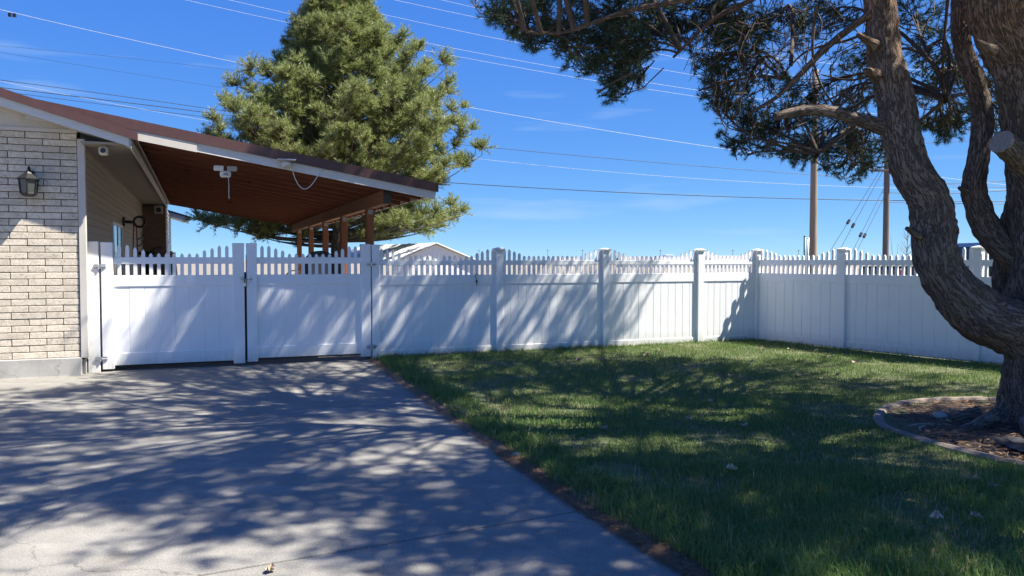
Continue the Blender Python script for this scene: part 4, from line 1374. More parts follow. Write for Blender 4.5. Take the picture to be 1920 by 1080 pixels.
# bare sapling beyond the side fence
def sapling():
    g = at(1700, 500, 24)
    t = thing('bare_sapling', 'leafless pale sapling standing beyond the side fence near the dark pole', 'sapling', (g.x, 24, -0.06))
    rng = random.Random(4)
    m = MB()
    stems = MB()
    stems.tube([(0, 0, 0), (0.02, 0, 1.2), (0.0, 0, 2.0), (0.03, 0, 2.75)], [0.025, 0.018, 0.012, 0.005], 6)
    stems.build('trunk', 'barebranch', t)
    for i in range(26):
        z = rng.uniform(1.1, 2.55)
        a = rng.uniform(0, 6.28)
        L = rng.uniform(0.25, 0.6) * (2.9 - z) / 1.2
        p0 = Vector((0.01, 0, z)); p1 = p0 + Vector((math.cos(a) * L * 0.5, math.sin(a) * L * 0.5, L * 0.5)); p2 = p1 + Vector((math.cos(a) * L * 0.35, math.sin(a) * L * 0.35, L * 0.7))
        m.tube([p0, p1, p2], [0.009, 0.006, 0.003], 4)
    for dx, h in ((-0.45, 2.5), (-0.25, 2.2), (0.4, 2.35), (-0.75, 2.0)):
        m.tube([(dx * 0.3, 0.1, 0), (dx * 0.7, 0.1, 1.2), (dx, 0.1, h)], [0.015, 0.011, 0.003], 5)
    m.build('crown', 'barebranch', t)
sapling()

# ==================================================================== BACKGROUND CONIFER
def conifer():
    rng = np.random.default_rng(5)
    base = at(634, 500, 28.5)
    bx, by = base.x, 28.5
    t = thing('conifer_tree', 'tall bushy green pine tree standing behind the carport', 'tree', (bx, by, -0.05))
    top = 12.4
    tr = rough_limb([(0, 0, -0.1), (0.02, 0, 1.5), (0.08, 0.05, 4), (0.12, 0, 7), (0.1, 0, 10), (0.12, 0, top)], [0.36, 0.29, 0.25, 0.17, 0.08, 0.02], 0.12, 18, 0.8)
    tr.build('trunk', 'barkbg', t, smooth=True)
    prof = [(1.9, 4.0), (2.4, 4.8), (3.3, 5.3), (5.2, 5.5), (6.2, 5.2), (7.2, 4.1), (8.3, 3.1), (9.8, 1.9), (10.9, 1.15), (12.0, 0.45), (12.6, 0.15)]
    pz, pr = [p[0] for p in prof], [p[1] for p in prof]
    limb = MB()
    A, B, RA, RB, C, D = [], [], [], [], [], []
    nb = 300
    low = [(3.0, 2.75, 4.5), (3.3, 2.5, 4.9), (2.75, 2.8, 4.2), (3.5, 2.45, 3.9), (3.14, 2.3, 3.6), (2.95, 2.6, 3.2), (3.4, 2.7, 2.8), (-0.1, 2.7, 4.4), (0.2, 2.5, 3.9), (5.9, 2.8, 4.4), (0.5, 2.6, 4.0), (5.6, 2.5, 3.2)]
    for i in range(nb):
        h = 2.0 + (top - 2.0) * ((i + rng.random()) / nb) ** 0.92
        az = i * 2.39996 + rng.normal() * 0.25
        zc = np.interp(h + 0.6, pz, pr)
        lump = 0.86 + 0.30 * mnoise.noise(Vector((math.cos(az) * 1.3, math.sin(az) * 1.3, h * 0.6)))
        Lr = float(zc) * lump * (0.85 + 0.2 * rng.random()) * (0.93 + 0.11 * math.cos(az))
        rise = (0.22 + 0.40 * (h / top)) * Lr * (0.8 + 0.4 * rng.random())
        if h < 3.6:
            rise *= 0.3
            if rng.random() < 0.45 and i >= len(low):
                continue
        if i < len(low):                               # long low boughs seen under the carport roof
            az, h, Lr = low[i]
            rise = 0.03 * Lr
        d = np.array([math.cos(az), math.sin(az), 0])
        p0 = np.array([0.1 * h / top, 0, max(1.5, h - rise * 0.6)])
        p2 = np.array([0.1, 0, h]) + d * Lr + np.array([0, 0, rise * 0.55 + 0.12 * Lr])
        p1 = p0 * 0.45 + p2 * 0.55 + np.array([0, 0, -0.10 * Lr])
        bez = lambda s: (1 - s) ** 2 * p0 + 2 * s * (1 - s) * p1 + s * s * p2
        limb.tube([bez(s) for s in (0, .2, .4, .6, .8, 1)], [0.05 * Lr / 3 + 0.012] * 1 + [0.045 * Lr / 3 + 0.01, 0.035 * Lr / 3 + 0.009, 0.02, 0.014, 0.008], 5, cap=False)
        nc = int(2 + 1.5 * Lr)
        for k in range(nc):
            sg = 1.0 if k == 0 else rng.uniform(0.30 if h < 7 else 0.42, 0.95)
            o = bez(sg)
            tang = nrm((bez(min(1, sg + 0.05)) - bez(max(0, sg - 0.05)))[None])[0]
            sd = np.cross(tang, [0, 0, 1]) * rng.normal() * 0.55 * (1.15 - sg * 0.6)
            cc = o + sd + np.array([0, 0, rng.uniform(0.0, 0.25)])
            A.append(o); B.append(cc); RA.append(0.016); RB.append(0.010)
            rr = rng.uniform(0.30, 0.52) * (0.75 if h > 10.2 else 1.0)
            nsh = int(20 * (rr / 0.42) ** 1.5) + 4
            dirs = nrm(rng.normal(size=(nsh, 3)) * np.array([0.75, 0.75, 0.6]) + tang * 0.55 + np.array([0, 0, 0.55]))
            lens = rr * rng.uniform(0.6, 1.15, (nsh, 1))
            for dv_, ln_ in zip(dirs, lens):
                e = cc + dv_ * ln_
                A.append(cc); B.append(e); RA.append(0.009); RB.append(0.005)
                up = nrm((dv_ + np.array([0, 0, 0.35]))[None])[0]
                C += [e, cc + dv_ * ln_ * 0.68, cc + dv_ * ln_ * 0.38]
                D += [up, up, up]
    limb.build('limbs', 'barkbg', t, smooth=True, kind='stuff')
    sv_, st = sticks(A, B, RA, RB)
    link('twigs', np_mesh('twigs', sv_, st, None, 'twig'), t, kind='stuff')
    v_, tr_, rn = tufts(np.array(C), np.array(D), rng, 9, 0.150, 0.0175, 0.78, 0.10)
    link('crown', np_mesh('crown', v_, tr_, rn, 'needlebg'), t, kind='stuff')
    print('conifer tufts', len(C))
conifer()

# ==================================================================== FOREGROUND PINE
POLY = [(878, -60), (882, 12), (900, 48), (935, 62), (962, 82), (990, 100), (1030, 96), (1048, 128), (1062, 146), (1112, 148), (1118, 172), (1092, 186), (1142, 198), (1168, 192), (1214, 168),
        (1214, 142), (1192, 122), (1230, 108), (1258, 94), (1290, 108), (1278, 140), (1300, 165), (1318, 205), (1338, 225), (1344, 268), (1372, 292), (1376, 308),
        (1412, 296), (1448, 296), (1462, 300), (1500, 322), (1540, 318), (1560, 342), (1598, 348), (1640, 332), (1650, 300), (1690, 330), (1720, 250), (1738, 255), (1760, 275), (1805, 262), (1820, 240), (1860, 270), (1925, 285), (1990, 290), (1990, -60)]

def visible_ok(P):
    px, py, dep = proj(P)
    inframe = (px > -25) & (px < 1945) & (py > -25) & (py < 1105) & (dep > 0)
    return ~inframe | in_poly(px, py, POLY)

def shade_ok(W_):
    """Keep boughs away from where they would shade the sunlit near corner, the house foot and the fence corner."""
    g = W_ - np.array(SUN_DIR) * (W_[2] / SUN_DIR.z)
    if g[1] < 4.6 and g[0] < -0.6:
        return False
    if g[0] < -6.3:
        return False
    f = W_ - np.array(SUN_DIR) * ((W_[2] - 0.9) / SUN_DIR.z)
    if f[1] > 13.6 and 2.6 < f[0] < 6.5:
        return False
    return True

def big_pine():
    rng = np.random.default_rng(21)
    BX, BY = 5.12, 7.95
    t = thing('scots_pine', 'large old pine with several leaning limbs growing in the curbed bed', 'tree', (BX, BY, 0))
    O = Vector((BX, BY, 0))
    def L(px, py, Y): return at(px, py, Y) - O
    s = 8.0 / F
    # main trunk
    main = [Vector((0.25, 0, -0.15)), L(1974, 770, 7.95), L(1972, 690, 7.95), L(1973, 600, 7.95), L(1976, 480, 7.9), L(1968, 360, 7.85), L(1951, 250, 7.8), L(1926, 130, 7.7), L(1872, 0, 7.6),
            Vector((-0.70, -0.6, 5.3)), Vector((-0.9, -0.5, 6.6)), Vector((-0.8, -0.3, 7.8)), Vector((-0.7, -0.2, 9.0))]
    rm = [0.49, 0.43, 0.44, 0.40, 0.375, 0.35, 0.32, 0.30, 0.285, 0.20, 0.12, 0.07, 0.02]
    mb = rough_limb(main, rm, 0.035, 64)
    for i, v in enumerate(mb.v):                      # root flare
        v = Vector(v)
        if v.z < 0.55:
            d = Vector((v.x - 0.25, v.y, 0)); a = math.atan2(d.y, d.x)
            k = (1 - max(0, v.z) / 0.55) ** 2
            v += d.normalized() * k * (0.04 + 0.15 * max(0, math.sin(a * 5 + 0.8)))
            mb.v[i] = tuple(v)
    mb.build('trunk', 'bark', t, smooth=True)
    # big left limb
    l1 = [L(1945, 640, 7.95), L(1893, 612, 7.93), L(1850, 596, 7.9), L(1808, 562, 7.88), L(1773, 522, 7.88), L(1756, 480, 7.88), L(1751, 420, 7.9), L(1741, 370, 7.9), L(1712, 325, 7.9), L(1691, 265, 7.92), L(1676, 178, 7.95), L(1657, 89, 8.0), L(1648, 0, 8.05),
          Vector((-1.65, 0.15, 5.1)), Vector((-1.8, 0.35, 6.0)), Vector((-1.9, 0.7, 6.9)), Vector((-2.0, 1.0, 7.8))]
    r1 = [0.30, 0.285, 0.265, 0.235, 0.215, 0.205, 0.20, 0.192, 0.182, 0.175, 0.168, 0.152, 0.146, 0.10, 0.065, 0.04, 0.015]
    rough_limb(l1, r1, 0.032, 48).build('limb', 'bark', t, smooth=True)
    # second limb
    l2 = [L(1960, 520, 7.95), L(1912, 482, 8.05), L(1868, 450, 8.15), L(1840, 405, 8.2), L(1826, 350, 8.22), L(1835, 290, 8.25), L(1842, 222, 8.28), L(1830, 155, 8.3), L(1806, 90, 8.35), L(1800, 0, 8.4),
          Vector((-0.35, 0.55, 5.4)), Vector((-0.2, 0.9, 7.2)), Vector((0.2, 1.4, 9.0))]
    r2 = [0.2, 0.165, 0.145, 0.128, 0.112, 0.105, 0.10, 0.098, 0.088, 0.086, 0.07, 0.05, 0.02]
    rough_limb(l2, r2, 0.032, 36).build('limb', 'bark', t, smooth=True)
    # short limb in the fork that shows lower down, behind the trunk
    l3 = [L(1950, 640, 8.15), L(1895, 560, 8.3), L(1888, 500, 8.35), L(1898, 430, 8.4), L(1912, 370, 8.45), L(1935, 250, 8.5), L(1960, 120, 8.6), Vector((0.5, 0.8, 5.2)), Vector((1.3, 1.3, 7.2)), Vector((1.8, 1.6, 8.8))]
    r3 = [0.2, 0.16, 0.14, 0.125, 0.12, 0.115, 0.11, 0.09, 0.06, 0.02]
    rough_limb(l3, r3, 0.036, 32).build('limb', 'bark', t, smooth=True)
    # limbs out of the picture that carry the right and near side of the crown
    l4 = [Vector((0.25, -0.25, 3.4)), Vector((1.0, -0.8, 4.8)), Vector((1.9, -1.5, 6.2)), Vector((2.5, -2.0, 7.8))]
    rough_limb(l4, [0.2, 0.15, 0.1, 0.03], 0.06, 20).build('limb', 'bark', t, smooth=True)
    # sawn stub
    a, b = L(1962, 345, 7.65), L(1878, 266, 7.3)
    st = rough_limb([a, a.lerp(b, 0.5), b], [0.135, 0.118, 0.112], 0.03, 26).build('cut_stub', 'bark', t, smooth=True)
    n = (b - a).normalized()
    MB().disc(b - n * 0.01, n, 0.108, 0.018, 22).build('sawn_face', 'cutwood', st)
    # horizontal broken branch
    hb = [L(1660, 240, 7.95), L(1615, 226, 7.9), L(1560, 209, 7.85), L(1505, 207, 7.8), L(1452, 219, 7.75)]
    rough_limb(hb, [0.085, 0.068, 0.058, 0.05, 0.034], 0.02, 22, 0.7).build('branch', 'bark', t, smooth=True)
    # short snags
    snags = [((1722, 442, 7.75), (1700, 428, 7.66), 0.05, 0.04), ((1752, 345, 7.8), (1744, 305, 7.78), 0.035, 0.02), ((1640, 85, 7.85), (1608, 64, 7.75), 0.06, 0.035), ((1640, 140, 7.85), (1622, 132, 7.7), 0.07, 0.05),
             ((1812, 360, 8.1), (1798, 352, 8.05), 0.04, 0.032), ((1862, 95, 7.1), (1833, 78, 7.0), 0.06, 0.035)]
    for a, b, ra, rb_ in snags:
        rough_limb([L(*a), (L(*a) + L(*b)) / 2, L(*b)], [ra * 0.9, ra * 0.62, rb_ * 0.5], 0.012, 14, 0.6).build('snag', 'bark', t, smooth=True)
    # visible thin branches
    vb = [([(1640, 20, 8.0), (1560, 80, 8.0), (1500, 140, 8.05), (1452, 185, 8.1), (1400, 215, 8.2)], 0.038),
          ([(1520, -60, 8.4), (1402, 3, 8.6), (1336, 38, 8.8), (1262, 108, 9.0)], 0.035),
          ([(1480, -60, 7.6), (1330, -10, 7.7), (1180, 20, 7.9), (1060, 60, 8.0), (985, 60, 8.1)], 0.034),
          ([(1640, 55, 8.0), (1590, 75, 8.2), (1510, 98, 8.6), (1460, 150, 9.0)], 0.018),
          ([(1660, 130, 8.0), (1600, 150, 8.2), (1540, 140, 8.5)], 0.016),
          ([(1780, -30, 8.6), (1770, 80, 8.8), (1768, 140, 9.0), (1774, 190, 9.2)], 0.018),
          ([(1630, 215, 8.0), (1570, 260, 8.6), (1530, 290, 9.2)], 0.018),
          ([(1530, 10, 8.2), (1524, 100, 8.3), (1545, 170, 8.4), (1600, 240, 8.6)], 0.017)]
    skel = []
    for pts, r in vb:
        rad_ = [r * (1 - 0.6 * i / (len(pts) - 1)) for i in range(len(pts))]
        P, R = catmull([L(*p) for p in pts], rad_, 0.05)
        rough_limb([L(*p) for p in pts], rad_, 0.03, 12, 0.8).build('branch', 'bark', t, smooth=True)
        skel += [np.array(p) for p in P[len(P) // 4:]]
    nodes = []
    for lim, lo in ((main, 3.6), (l1, 3.2), (l2, 3.4), (l3, 3.6), (l4, 4.0)):
        P, _ = catmull(lim, [1] * len(lim), 0.3)
        nodes += [np.array(p) for p in P if p.z > lo]
    nodes = np.array(nodes + skel)
    # foliage clusters: (centre, radius)
    cl = []
    seen = [(925, 20, 8.4, .55), (965, 45, 8.6, .5), (1000, 20, 8.8, .6), (1040, 70, 8.8, .55), (1085, 35, 9.2, .6), (1090, 105, 9.0, .5), (1130, 80, 9.2, .55), (1150, 150, 9.2, .42), (1172, 110, 9.4, .5), (1150, 20, 9.6, .6), (1205, 50, 9.8, .55), (1195, 155, 9.2, .28),
            (1120, 175, 9.0, .25), (1245, 20, 9.8, .6), (1290, 60, 10, .6), (1330, 110, 10.4, .6), (1310, 170, 10.4, .5), (1355, 205, 10.8, .55), (1375, 270, 10.8, .45), (1400, 160, 11.0, .7), (1420, 230, 11.0, .6), (1400, 290, 10.8, .35),
            (1455, 265, 11.4, .55), (1490, 295, 12.0, .5), (1540, 270, 12.2, .6), (1575, 315, 12.4, .5), (1610, 285, 12.4, .6), (1630, 320, 12.4, .35), (1500, 190, 12.0, .6), (1560, 210, 13, .6), (1390, 60, 10.6, .7), (1460, 40, 11.0, .7), (1540, 30, 11.6, .7), (1600, 120, 12.5, .5),
            (1620, 190, 13.0, .5), (1720, 20, 10.5, .5), (1745, 90, 11.0, .45), (1765, 225, 11.2, .5), (1790, 245, 11.4, .4), (1745, 245, 11.0, .35), (1810, 150, 11.5, .5), (1870, 190, 11.5, .5), (1880, 240, 11.5, .4), (1760, 150, 12, .5), (1640, 290, 13.0, .4), (1350, 30, 9.6, .6)]
    for px, py, Y, r in seen:
        cl.append((np.array(at(px, py, Y) - O), r, True))
    tries = 0
    while len(cl) < len(seen) + 120 and tries < 9000:
        tries += 1
        v = nrm(rng.normal(size=(1, 3)))[0] * (0.45 + 0.55 * rng.random() ** 0.5)
        c = np.array([-0.75 + v[0] * (6.0 if v[0] < 0 else 5.0), 1.35 + v[1] * 7.2, 8.0 + v[2] * 4.4])
        if c[2] < 4.0:
            continue
        W_ = c + np.array([BX, BY, 0])
        if W_[1] < 1.6 or (W_[1] < 3.6 and W_[0] < 2.2):
            continue
        if not visible_ok(W_)[0]:
            continue
        qx, qy, _ = proj(W_)
        if qx[0] > 1200 and qx[0] < 2000 and qy[0] > -90:
            continue
        if not shade_ok(W_):
            continue
        cl.append((c, rng.uniform(0.75, 1.15), False))
    # boughs high in the crown; each is set so that its shade reaches the fence, the gates, the drive or the near lawn
    def shade_bough(S, h0, h1, r0, r1):
        for _ in range(30):
            h_ = rng.uniform(h0, h1)
            W_ = np.array(S) + np.array(SUN_DIR) * ((h_ - S[2]) / SUN_DIR.z)
            qx, qy, _d = proj(W_)
            if visible_ok(W_)[0] and not (1200 < qx[0] < 2000 and qy[0] > -60):
                cl.append((W_ - np.array([BX, BY, 0]), rng.uniform(r0, r1), False))
                return
    for k in range(20):
        sx_ = -2.4 + 5.0 * (k + rng.random()) / 20
        shade_bough((sx_, fence_y(sx_), rng.uniform(0.3, 1.7)), 6.4, 9.6, 0.42, 0.62)
    for k in range(15):
        sx_ = rng.uniform(-5.6, -2.6)
        shade_bough((sx_, fence_y(sx_), rng.uniform(0.1, 1.5)), 7.5, 10.5, 0.4, 0.6)
    for k in range(62):
        y_ = 5.5 + 6.8 * (k + rng.random()) / 62
        e_ = edge_x(y_)
        shade_bough((rng.uniform(-5.9, e_ + 0.4), y_, 0), 7.0, 11.0, 0.45, 0.8)
    for k in range(22):
        shade_bough((rng.uniform(-4.6, 1.6), rng.uniform(3.9, 5.9), 0), 6.5, 10.0, 0.35, 0.6)
    for sx_, sy_ in ((-3.6, 5.0), (-2.6, 5.3), (-1.7, 4.9), (-3.0, 5.8), (-4.3, 5.9), (-0.9, 4.5), (-2.1, 4.5), (-4.9, 6.6), (-1.2, 5.6)):
        shade_bough((sx_, sy_, 0), 6.5, 10.0, 0.30, 0.45)
    for k in range(17):
        shade_bough((rng.uniform(1.2, 4.2), rng.uniform(3.4, 6.6), 0), 5.0, 9.5, 0.45, 0.8)
    for k in range(20):
        shade_bough((rng.uniform(3.4, 6.6), rng.uniform(5.8, 11.5), 0), 5.0, 8.5, 0.4, 0.65)
    for k in range(56):
        y_ = 6.6 + 6.9 * (k + rng.random()) / 56
        shade_bough((rng.uniform(edge_x(y_), 5.6), y_, 0), 5.2, 9.0, 0.38, 0.62)
    br = MB()
    A, B, RA, RB, C, D = [], [], [], [], [], []
    OO = np.array([BX, BY, 0])
    for c, r, sn in cl:
        # spring from a limb node lower than, or level with, the cluster
        dv = nodes - c
        cost = np.linalg.norm(dv, axis=1) + 1.6 * np.maximum(0, dv[:, 2] + 0.15) + rng.exponential(0.55, len(nodes))
        p0 = nodes[int(np.argmin(cost))]
        dist = np.linalg.norm(c - p0)
        p1 = p0 * 0.5 + c * 0.5 + np.array([0, 0, 0.16 * dist]) + rng.normal(size=3) * 0.10 * dist
        bez = lambda s_: (1 - s_) ** 2 * p0 + 2 * s_ * (1 - s_) * p1 + s_ * s_ * c
        path = [bez(x) for x in np.linspace(0, 1, 9)]
        if not np.all(visible_ok(np.array(path) + OO)):
            p1 = p0 * 0.5 + c * 0.5 + np.array([0, 0, 0.4 * dist])
            path = [bez(x) for x in np.linspace(0, 1, 9)]
            if not np.all(visible_ok(np.array(path) + OO)):
                path = path[6:]
        rr = 0.009 + 0.0052 * dist
        br.tube([Vector(p) for p in path], list(np.linspace(rr, 0.010, len(path))), 6, cap=False)
        nt = int(20 * (r / 0.6) ** 1.2) if sn else int(18 * (r / 0.9))
        sg = rng.uniform(0.45, 1.0, (nt, 1))
        o = (1 - sg) ** 2 * p0 + 2 * sg * (1 - sg) * p1 + sg * sg * c
        e = c + nrm(rng.normal(size=(nt, 3))) * np.array([r, r, r * 0.62]) * rng.random((nt, 1)) ** 0.4
        m = (o + e) / 2 + rng.normal(size=(nt, 3)) * 0.06 + np.array([0, 0, -0.05])
        ok = visible_ok(m + OO) & visible_ok(e + OO)
        o, m, e = o[ok], m[ok], e[ok]
        if not len(o):
            continue
        A += [o, m]; B += [m, e]; RA += [np.full(len(o), 0.009), np.full(len(o), 0.007)]; RB += [np.full(len(o), 0.007), np.full(len(o), 0.004)]
        dr = nrm(e - m)
        C.append(e); D.append(dr)
        q = 6
        mm, ee, dd = np.repeat(m, q, 0), np.repeat(e, q, 0), np.repeat(dr, q, 0)
        n_ = len(mm)
        o2 = mm + (ee - mm) * rng.uniform(0.15, 1.0, (n_, 1))
        d2 = nrm(dd * 0.8 + rng.normal(size=(n_, 3)) * 0.65 + np.array([0, 0, 0.15]))
        e2 = o2 + d2 * rng.uniform(0.10, 0.30, (n_, 1))
        ok = visible_ok(e2 + OO)
        o2, d2, e2 = o2[ok], d2[ok], e2[ok]
        A.append(o2); B.append(e2); RA.append(np.full(len(o2), 0.0045)); RB.append(np.full(len(o2), 0.003))
        C.append(e2); D.append(d2)
        kk = rng.random(len(o2)) < 0.75
        C.append(o2[kk] * 0.45 + e2[kk] * 0.55); D.append(d2[kk])
    # bare dead twigs inside the crown
    for k in range(260):
        px, py, Y = rng.uniform(1290, 1640), rng.uniform(-40, 230), rng.uniform(8.0, 10.5)
        if k > 180:
            px, py = rng.uniform(1700, 1880), rng.uniform(-40, 230)
        o = np.array(L(px, py, Y))
        d = nrm((np.array([-0.5 if px < 1650 else 0.2, 0, -0.5]) + rng.normal(size=3) * 0.6)[None])[0]
        for q in range(4):
            e = o + d * rng.uniform(0.12, 0.26)
            if not visible_ok(e + OO)[0]:
                break
            w = 0.007 - 0.0013 * q
            A.append(o[None]); B.append(e[None]); RA.append(np.array([w])); RB.append(np.array([w - 0.001]))
            o = e
            d = nrm((d + rng.normal(size=3) * 0.35 + np.array([0, 0, -0.12]))[None])[0]
    br.build('boughs', 'twig', t, smooth=True, kind='stuff')
    A, B, RA, RB, C, D = [np.concatenate(x_) for x_ in (A, B, RA, RB, C, D)]
    sv_, st_ = sticks(A, B, RA, RB)
    link('twigs', np_mesh('twigs', sv_, st_, None, 'twig'), t, kind='stuff')
    qx, qy, _ = proj(C + OO)
    inside = (qx > -60) & (qx < 1980) & (qy > -60)
    va, ta, ra_ = tufts(C[inside], D[inside], rng, 30, 0.070, 0.0052, 0.85, 0.07)
    vb_, tb, rb_2 = tufts(C[~inside], D[~inside], rng, 14, 0.088, 0.0140, 0.85, 0.09)
    v_, tr_, rn = np.concatenate([va, vb_]), np.concatenate([ta, tb + len(va)]), np.concatenate([ra_, rb_2])
    link('crown', np_mesh('crown', v_, tr_, rn, 'needle'), t, kind='stuff')
    print('pine tufts', len(C), 'clusters', len(cl))
    # surface roots running into the bed
    for a0, ln in ((3.5, 0.75), (4.2, 0.6), (2.9, 0.5)):
        pts = [(math.cos(a0) * (0.4 + ln * k / 4), math.sin(a0) * (0.4 + ln * k / 4), 0.16 - 0.045 * k) for k in range(5)]
        rough_limb(pts, [0.07, 0.055, 0.042, 0.03, 0.015], 0.03, 14, 0.5).build('root', 'bark', t, smooth=True)
big_pine()

# ==================================================================== TREE BED
bed = thing('tree_bed', 'curbed bed of dark mulch round the foot of the pine', 'flower bed', (5.12, 7.8, 0))
O = Vector((5.12, 7.8, 0))
nB = len(BED)
bp = [Vector((x, y, 0)) for x, y in BED]
cen = sum(bp, Vector()) / nB
# mulch surface
mv, mf = [cen - O + Vector((0, 0, 0.085))], []
RN = 14
for j in range(1, RN + 1):
    for i in range(nB * 3):
        a, b = bp[i // 3], bp[(i // 3 + 1) % nB]
        e = a.lerp(b, (i % 3) / 3)
        p = cen + (e - cen) * (j / RN) * 0.985
        z = 0.085 - 0.055 * (j / RN) + 0.018 * mnoise.noise(p * 5) + 0.012 * mnoise.noise(p * 17)
        mv.append(p - O + Vector((0, 0, z)))
m3 = nB * 3
for i in range(m3):
    mf.append((0, 1 + i, 1 + (i + 1) % m3))
for j in range(RN - 1):
    for i in range(m3):
        mf.append((1 + j * m3 + i, 1 + (j + 1) * m3 + i, 1 + (j + 1) * m3 + (i + 1) % m3, 1 + j * m3 + (i + 1) % m3))
MB().add(mv, mf).build('mulch', 'mulch', bed, smooth=True)
# curb, cast in short lengths with joints
csec = [(-0.058, -0.06), (-0.056, 0.045), (-0.036, 0.070), (0.02, 0.078), (0.050, 0.056), (0.056, -0.06)]
sm, _ = catmull([bp[i % nB] for i in range(nB + 1)], [1] * (nB + 1), 0.07)
tot = len(sm) - 1
seg = 9
for s0 in range(0, tot, seg):
    s1 = min(s0 + seg, tot)
    m = MB()
    vs_, fs = [], []
    ids = list(range(s0, s1 + 1))
    for q, i in enumerate(ids):
        tg = (sm[min(i + 1, tot)] - sm[max(i - 1, 0)]).normalized()
        nr_ = Vector((tg.y, -tg.x, 0))
        if nr_.dot(sm[i] - cen) < 0:
            nr_ = -nr_
        c = sm[i] + tg * (0.006 if q == 0 else (-0.006 if q == len(ids) - 1 else 0))
        k = 0.93 if q in (0, len(ids) - 1) else 1.0
        for a, z in csec:
            w = 0.004 * mnoise.noise(Vector((c.x * 9, c.y * 9, z * 9 + a * 9)))
            vs_.append(c - O + nr_ * (a + w) + Vector((0, 0, z * k + w)))
    ncs = len(csec)
    for q in range(len(ids) - 1):
        for k in range(ncs):
            fs.append((q * ncs + k, q * ncs + (k + 1) % ncs, (q + 1) * ncs + (k + 1) % ncs, (q + 1) * ncs + k))
    fs += [tuple(range(ncs)), tuple((len(ids) - 1) * ncs + k for k in range(ncs))[::-1]]
    if len(ids) > 1:
        m.add(vs_, fs).build('curb_length', 'curb', bed)
# bark chips and needles over the mulch
rng = np.random.default_rng(3)
xs, ys = rng.uniform(3.6, 6.7, 9000), rng.uniform(6.0, 9.5, 9000)
ok = in_poly(xs, ys, [(cen.x + (x - cen.x) * 0.94, cen.y + (y - cen.y) * 0.94) for x, y in BED])
xs, ys = xs[ok], ys[ok]
n = len(xs)
rel = np.sqrt((xs - cen.x) ** 2 + (ys - cen.y) ** 2) / 1.7
C = np.stack([xs - O.x, ys - O.y, 0.095 - 0.05 * np.clip(rel, 0, 1) + rng.random(n) * 0.012], 1)
a = rng.uniform(0, 6.28, n)
d = np.stack([np.cos(a), np.sin(a), rng.normal(size=n) * 0.15], 1)
big = rng.random(n) < 0.25
ln = np.where(big, rng.uniform(0.03, 0.08, n), rng.uniform(0.05, 0.10, n))[:, None]
wd = np.where(big, rng.uniform(0.008, 0.02, n), 0.003)[:, None]
sdv = np.stack([-np.sin(a), np.cos(a), rng.normal(size=n) * 0.3], 1) * wd
vv = np.stack([C - d * ln / 2 - sdv, C - d * ln / 2 + sdv, C + d * ln / 2], 1).reshape(-1, 3)
link('bark_chips', np_mesh('bark_chips', vv, np.arange(n * 3).reshape(-1, 3), np.repeat(rng.random(n), 3), 'litter'), bed, kind='stuff')
# crumpled weed fabric at the near right of the bed
fv, ff = [], []
for j in range(17):
    for i in range(25):
        x, y = 4.30 + 1.3 * i / 24, 6.22 + 0.85 * j / 16
        p = Vector((x, y, 0))
        x += 0.05 * mnoise.noise(p * 3)
        z = 0.075 + 0.055 * abs(mnoise.noise(Vector((x * 4, y * 5, 7)))) * 2 + 0.02 * mnoise.noise(p * 14)
        fv.append((x, y + (0.25 * max(0, (4.75 - x))), z))
for j in range(16):
    for i in range(24):
        a_ = j * 25 + i
        ff.append((a_, a_ + 1, a_ + 26, a_ + 25))
fab = MB().add([Vector(v) - O for v in fv], ff).build('weed_fabric', 'fabric', None, O, smooth=True, label='crumpled black weed fabric lying at the near side of the tree bed', category='fabric')
sol = fab.modifiers.new('thick', 'SOLIDIFY'); sol.thickness = 0.004

def stone(x, y, z, r, label, seed, mat='stone'):
    import bmesh
    bm = bmesh.new()
    bmesh.ops.create_icosphere(bm, subdivisions=2, radius=r)
    for v in bm.verts:
        v.co += v.co.normalized() * r * 0.35 * mnoise.noise(v.co / r * 0.9 + Vector((seed, 0, 0)))
        v.co.z *= 0.62
    me = bpy.data.meshes.new('stone'); bm.to_mesh(me); bm.free()
    me.materials.append(M[mat])
    me.polygons.foreach_set('use_smooth', [True] * len(me.polygons))
    link('stone', me, None, (x, y, z), label=label, category='stone')
g = ground(1763, 796); stone(g.x, g.y, 0.095, 0.065, 'rounded grey stone lying on the mulch in the tree bed', 3)
g = ground(968, 858); stone(g.x, g.y, 0.02, 0.045, 'grey stone chip on the driveway edge beside the grass', 8)

# fallen sticks in the bed
for k, (px, py, a_, ln_) in enumerate(((1765, 772, 0.3, 0.5), (1745, 778, -0.25, 0.35), (1790, 778, 0.8, 0.3), (1705, 800, 0.1, 0.28), (1725, 808, 0.9, 0.24))):
    g = ground(px, py, 0.08)
    pts = [(0, 0, 0.0), (ln_ * 0.35, 0.02, 0.015), (ln_ * 0.7, -0.015, 0.02), (ln_, 0.03, 0.01)]
    MB().tube(pts, [0.010, 0.009, 0.007, 0.004], 6).build('fallen_stick', 'cutwood', None, (g.x, g.y, 0.085), smooth=True,
        label=['long pale stick on the mulch by the back curb', 'pale stick on the mulch just inside the sunlit curb', 'short pale stick nearest the trunk on the mulch', 'short stick at the left end of the mulch', 'short slanting stick in the middle of the mulch'][k], category='stick', group='sticks on the mulch').rotation_euler = (0, 0, a_)

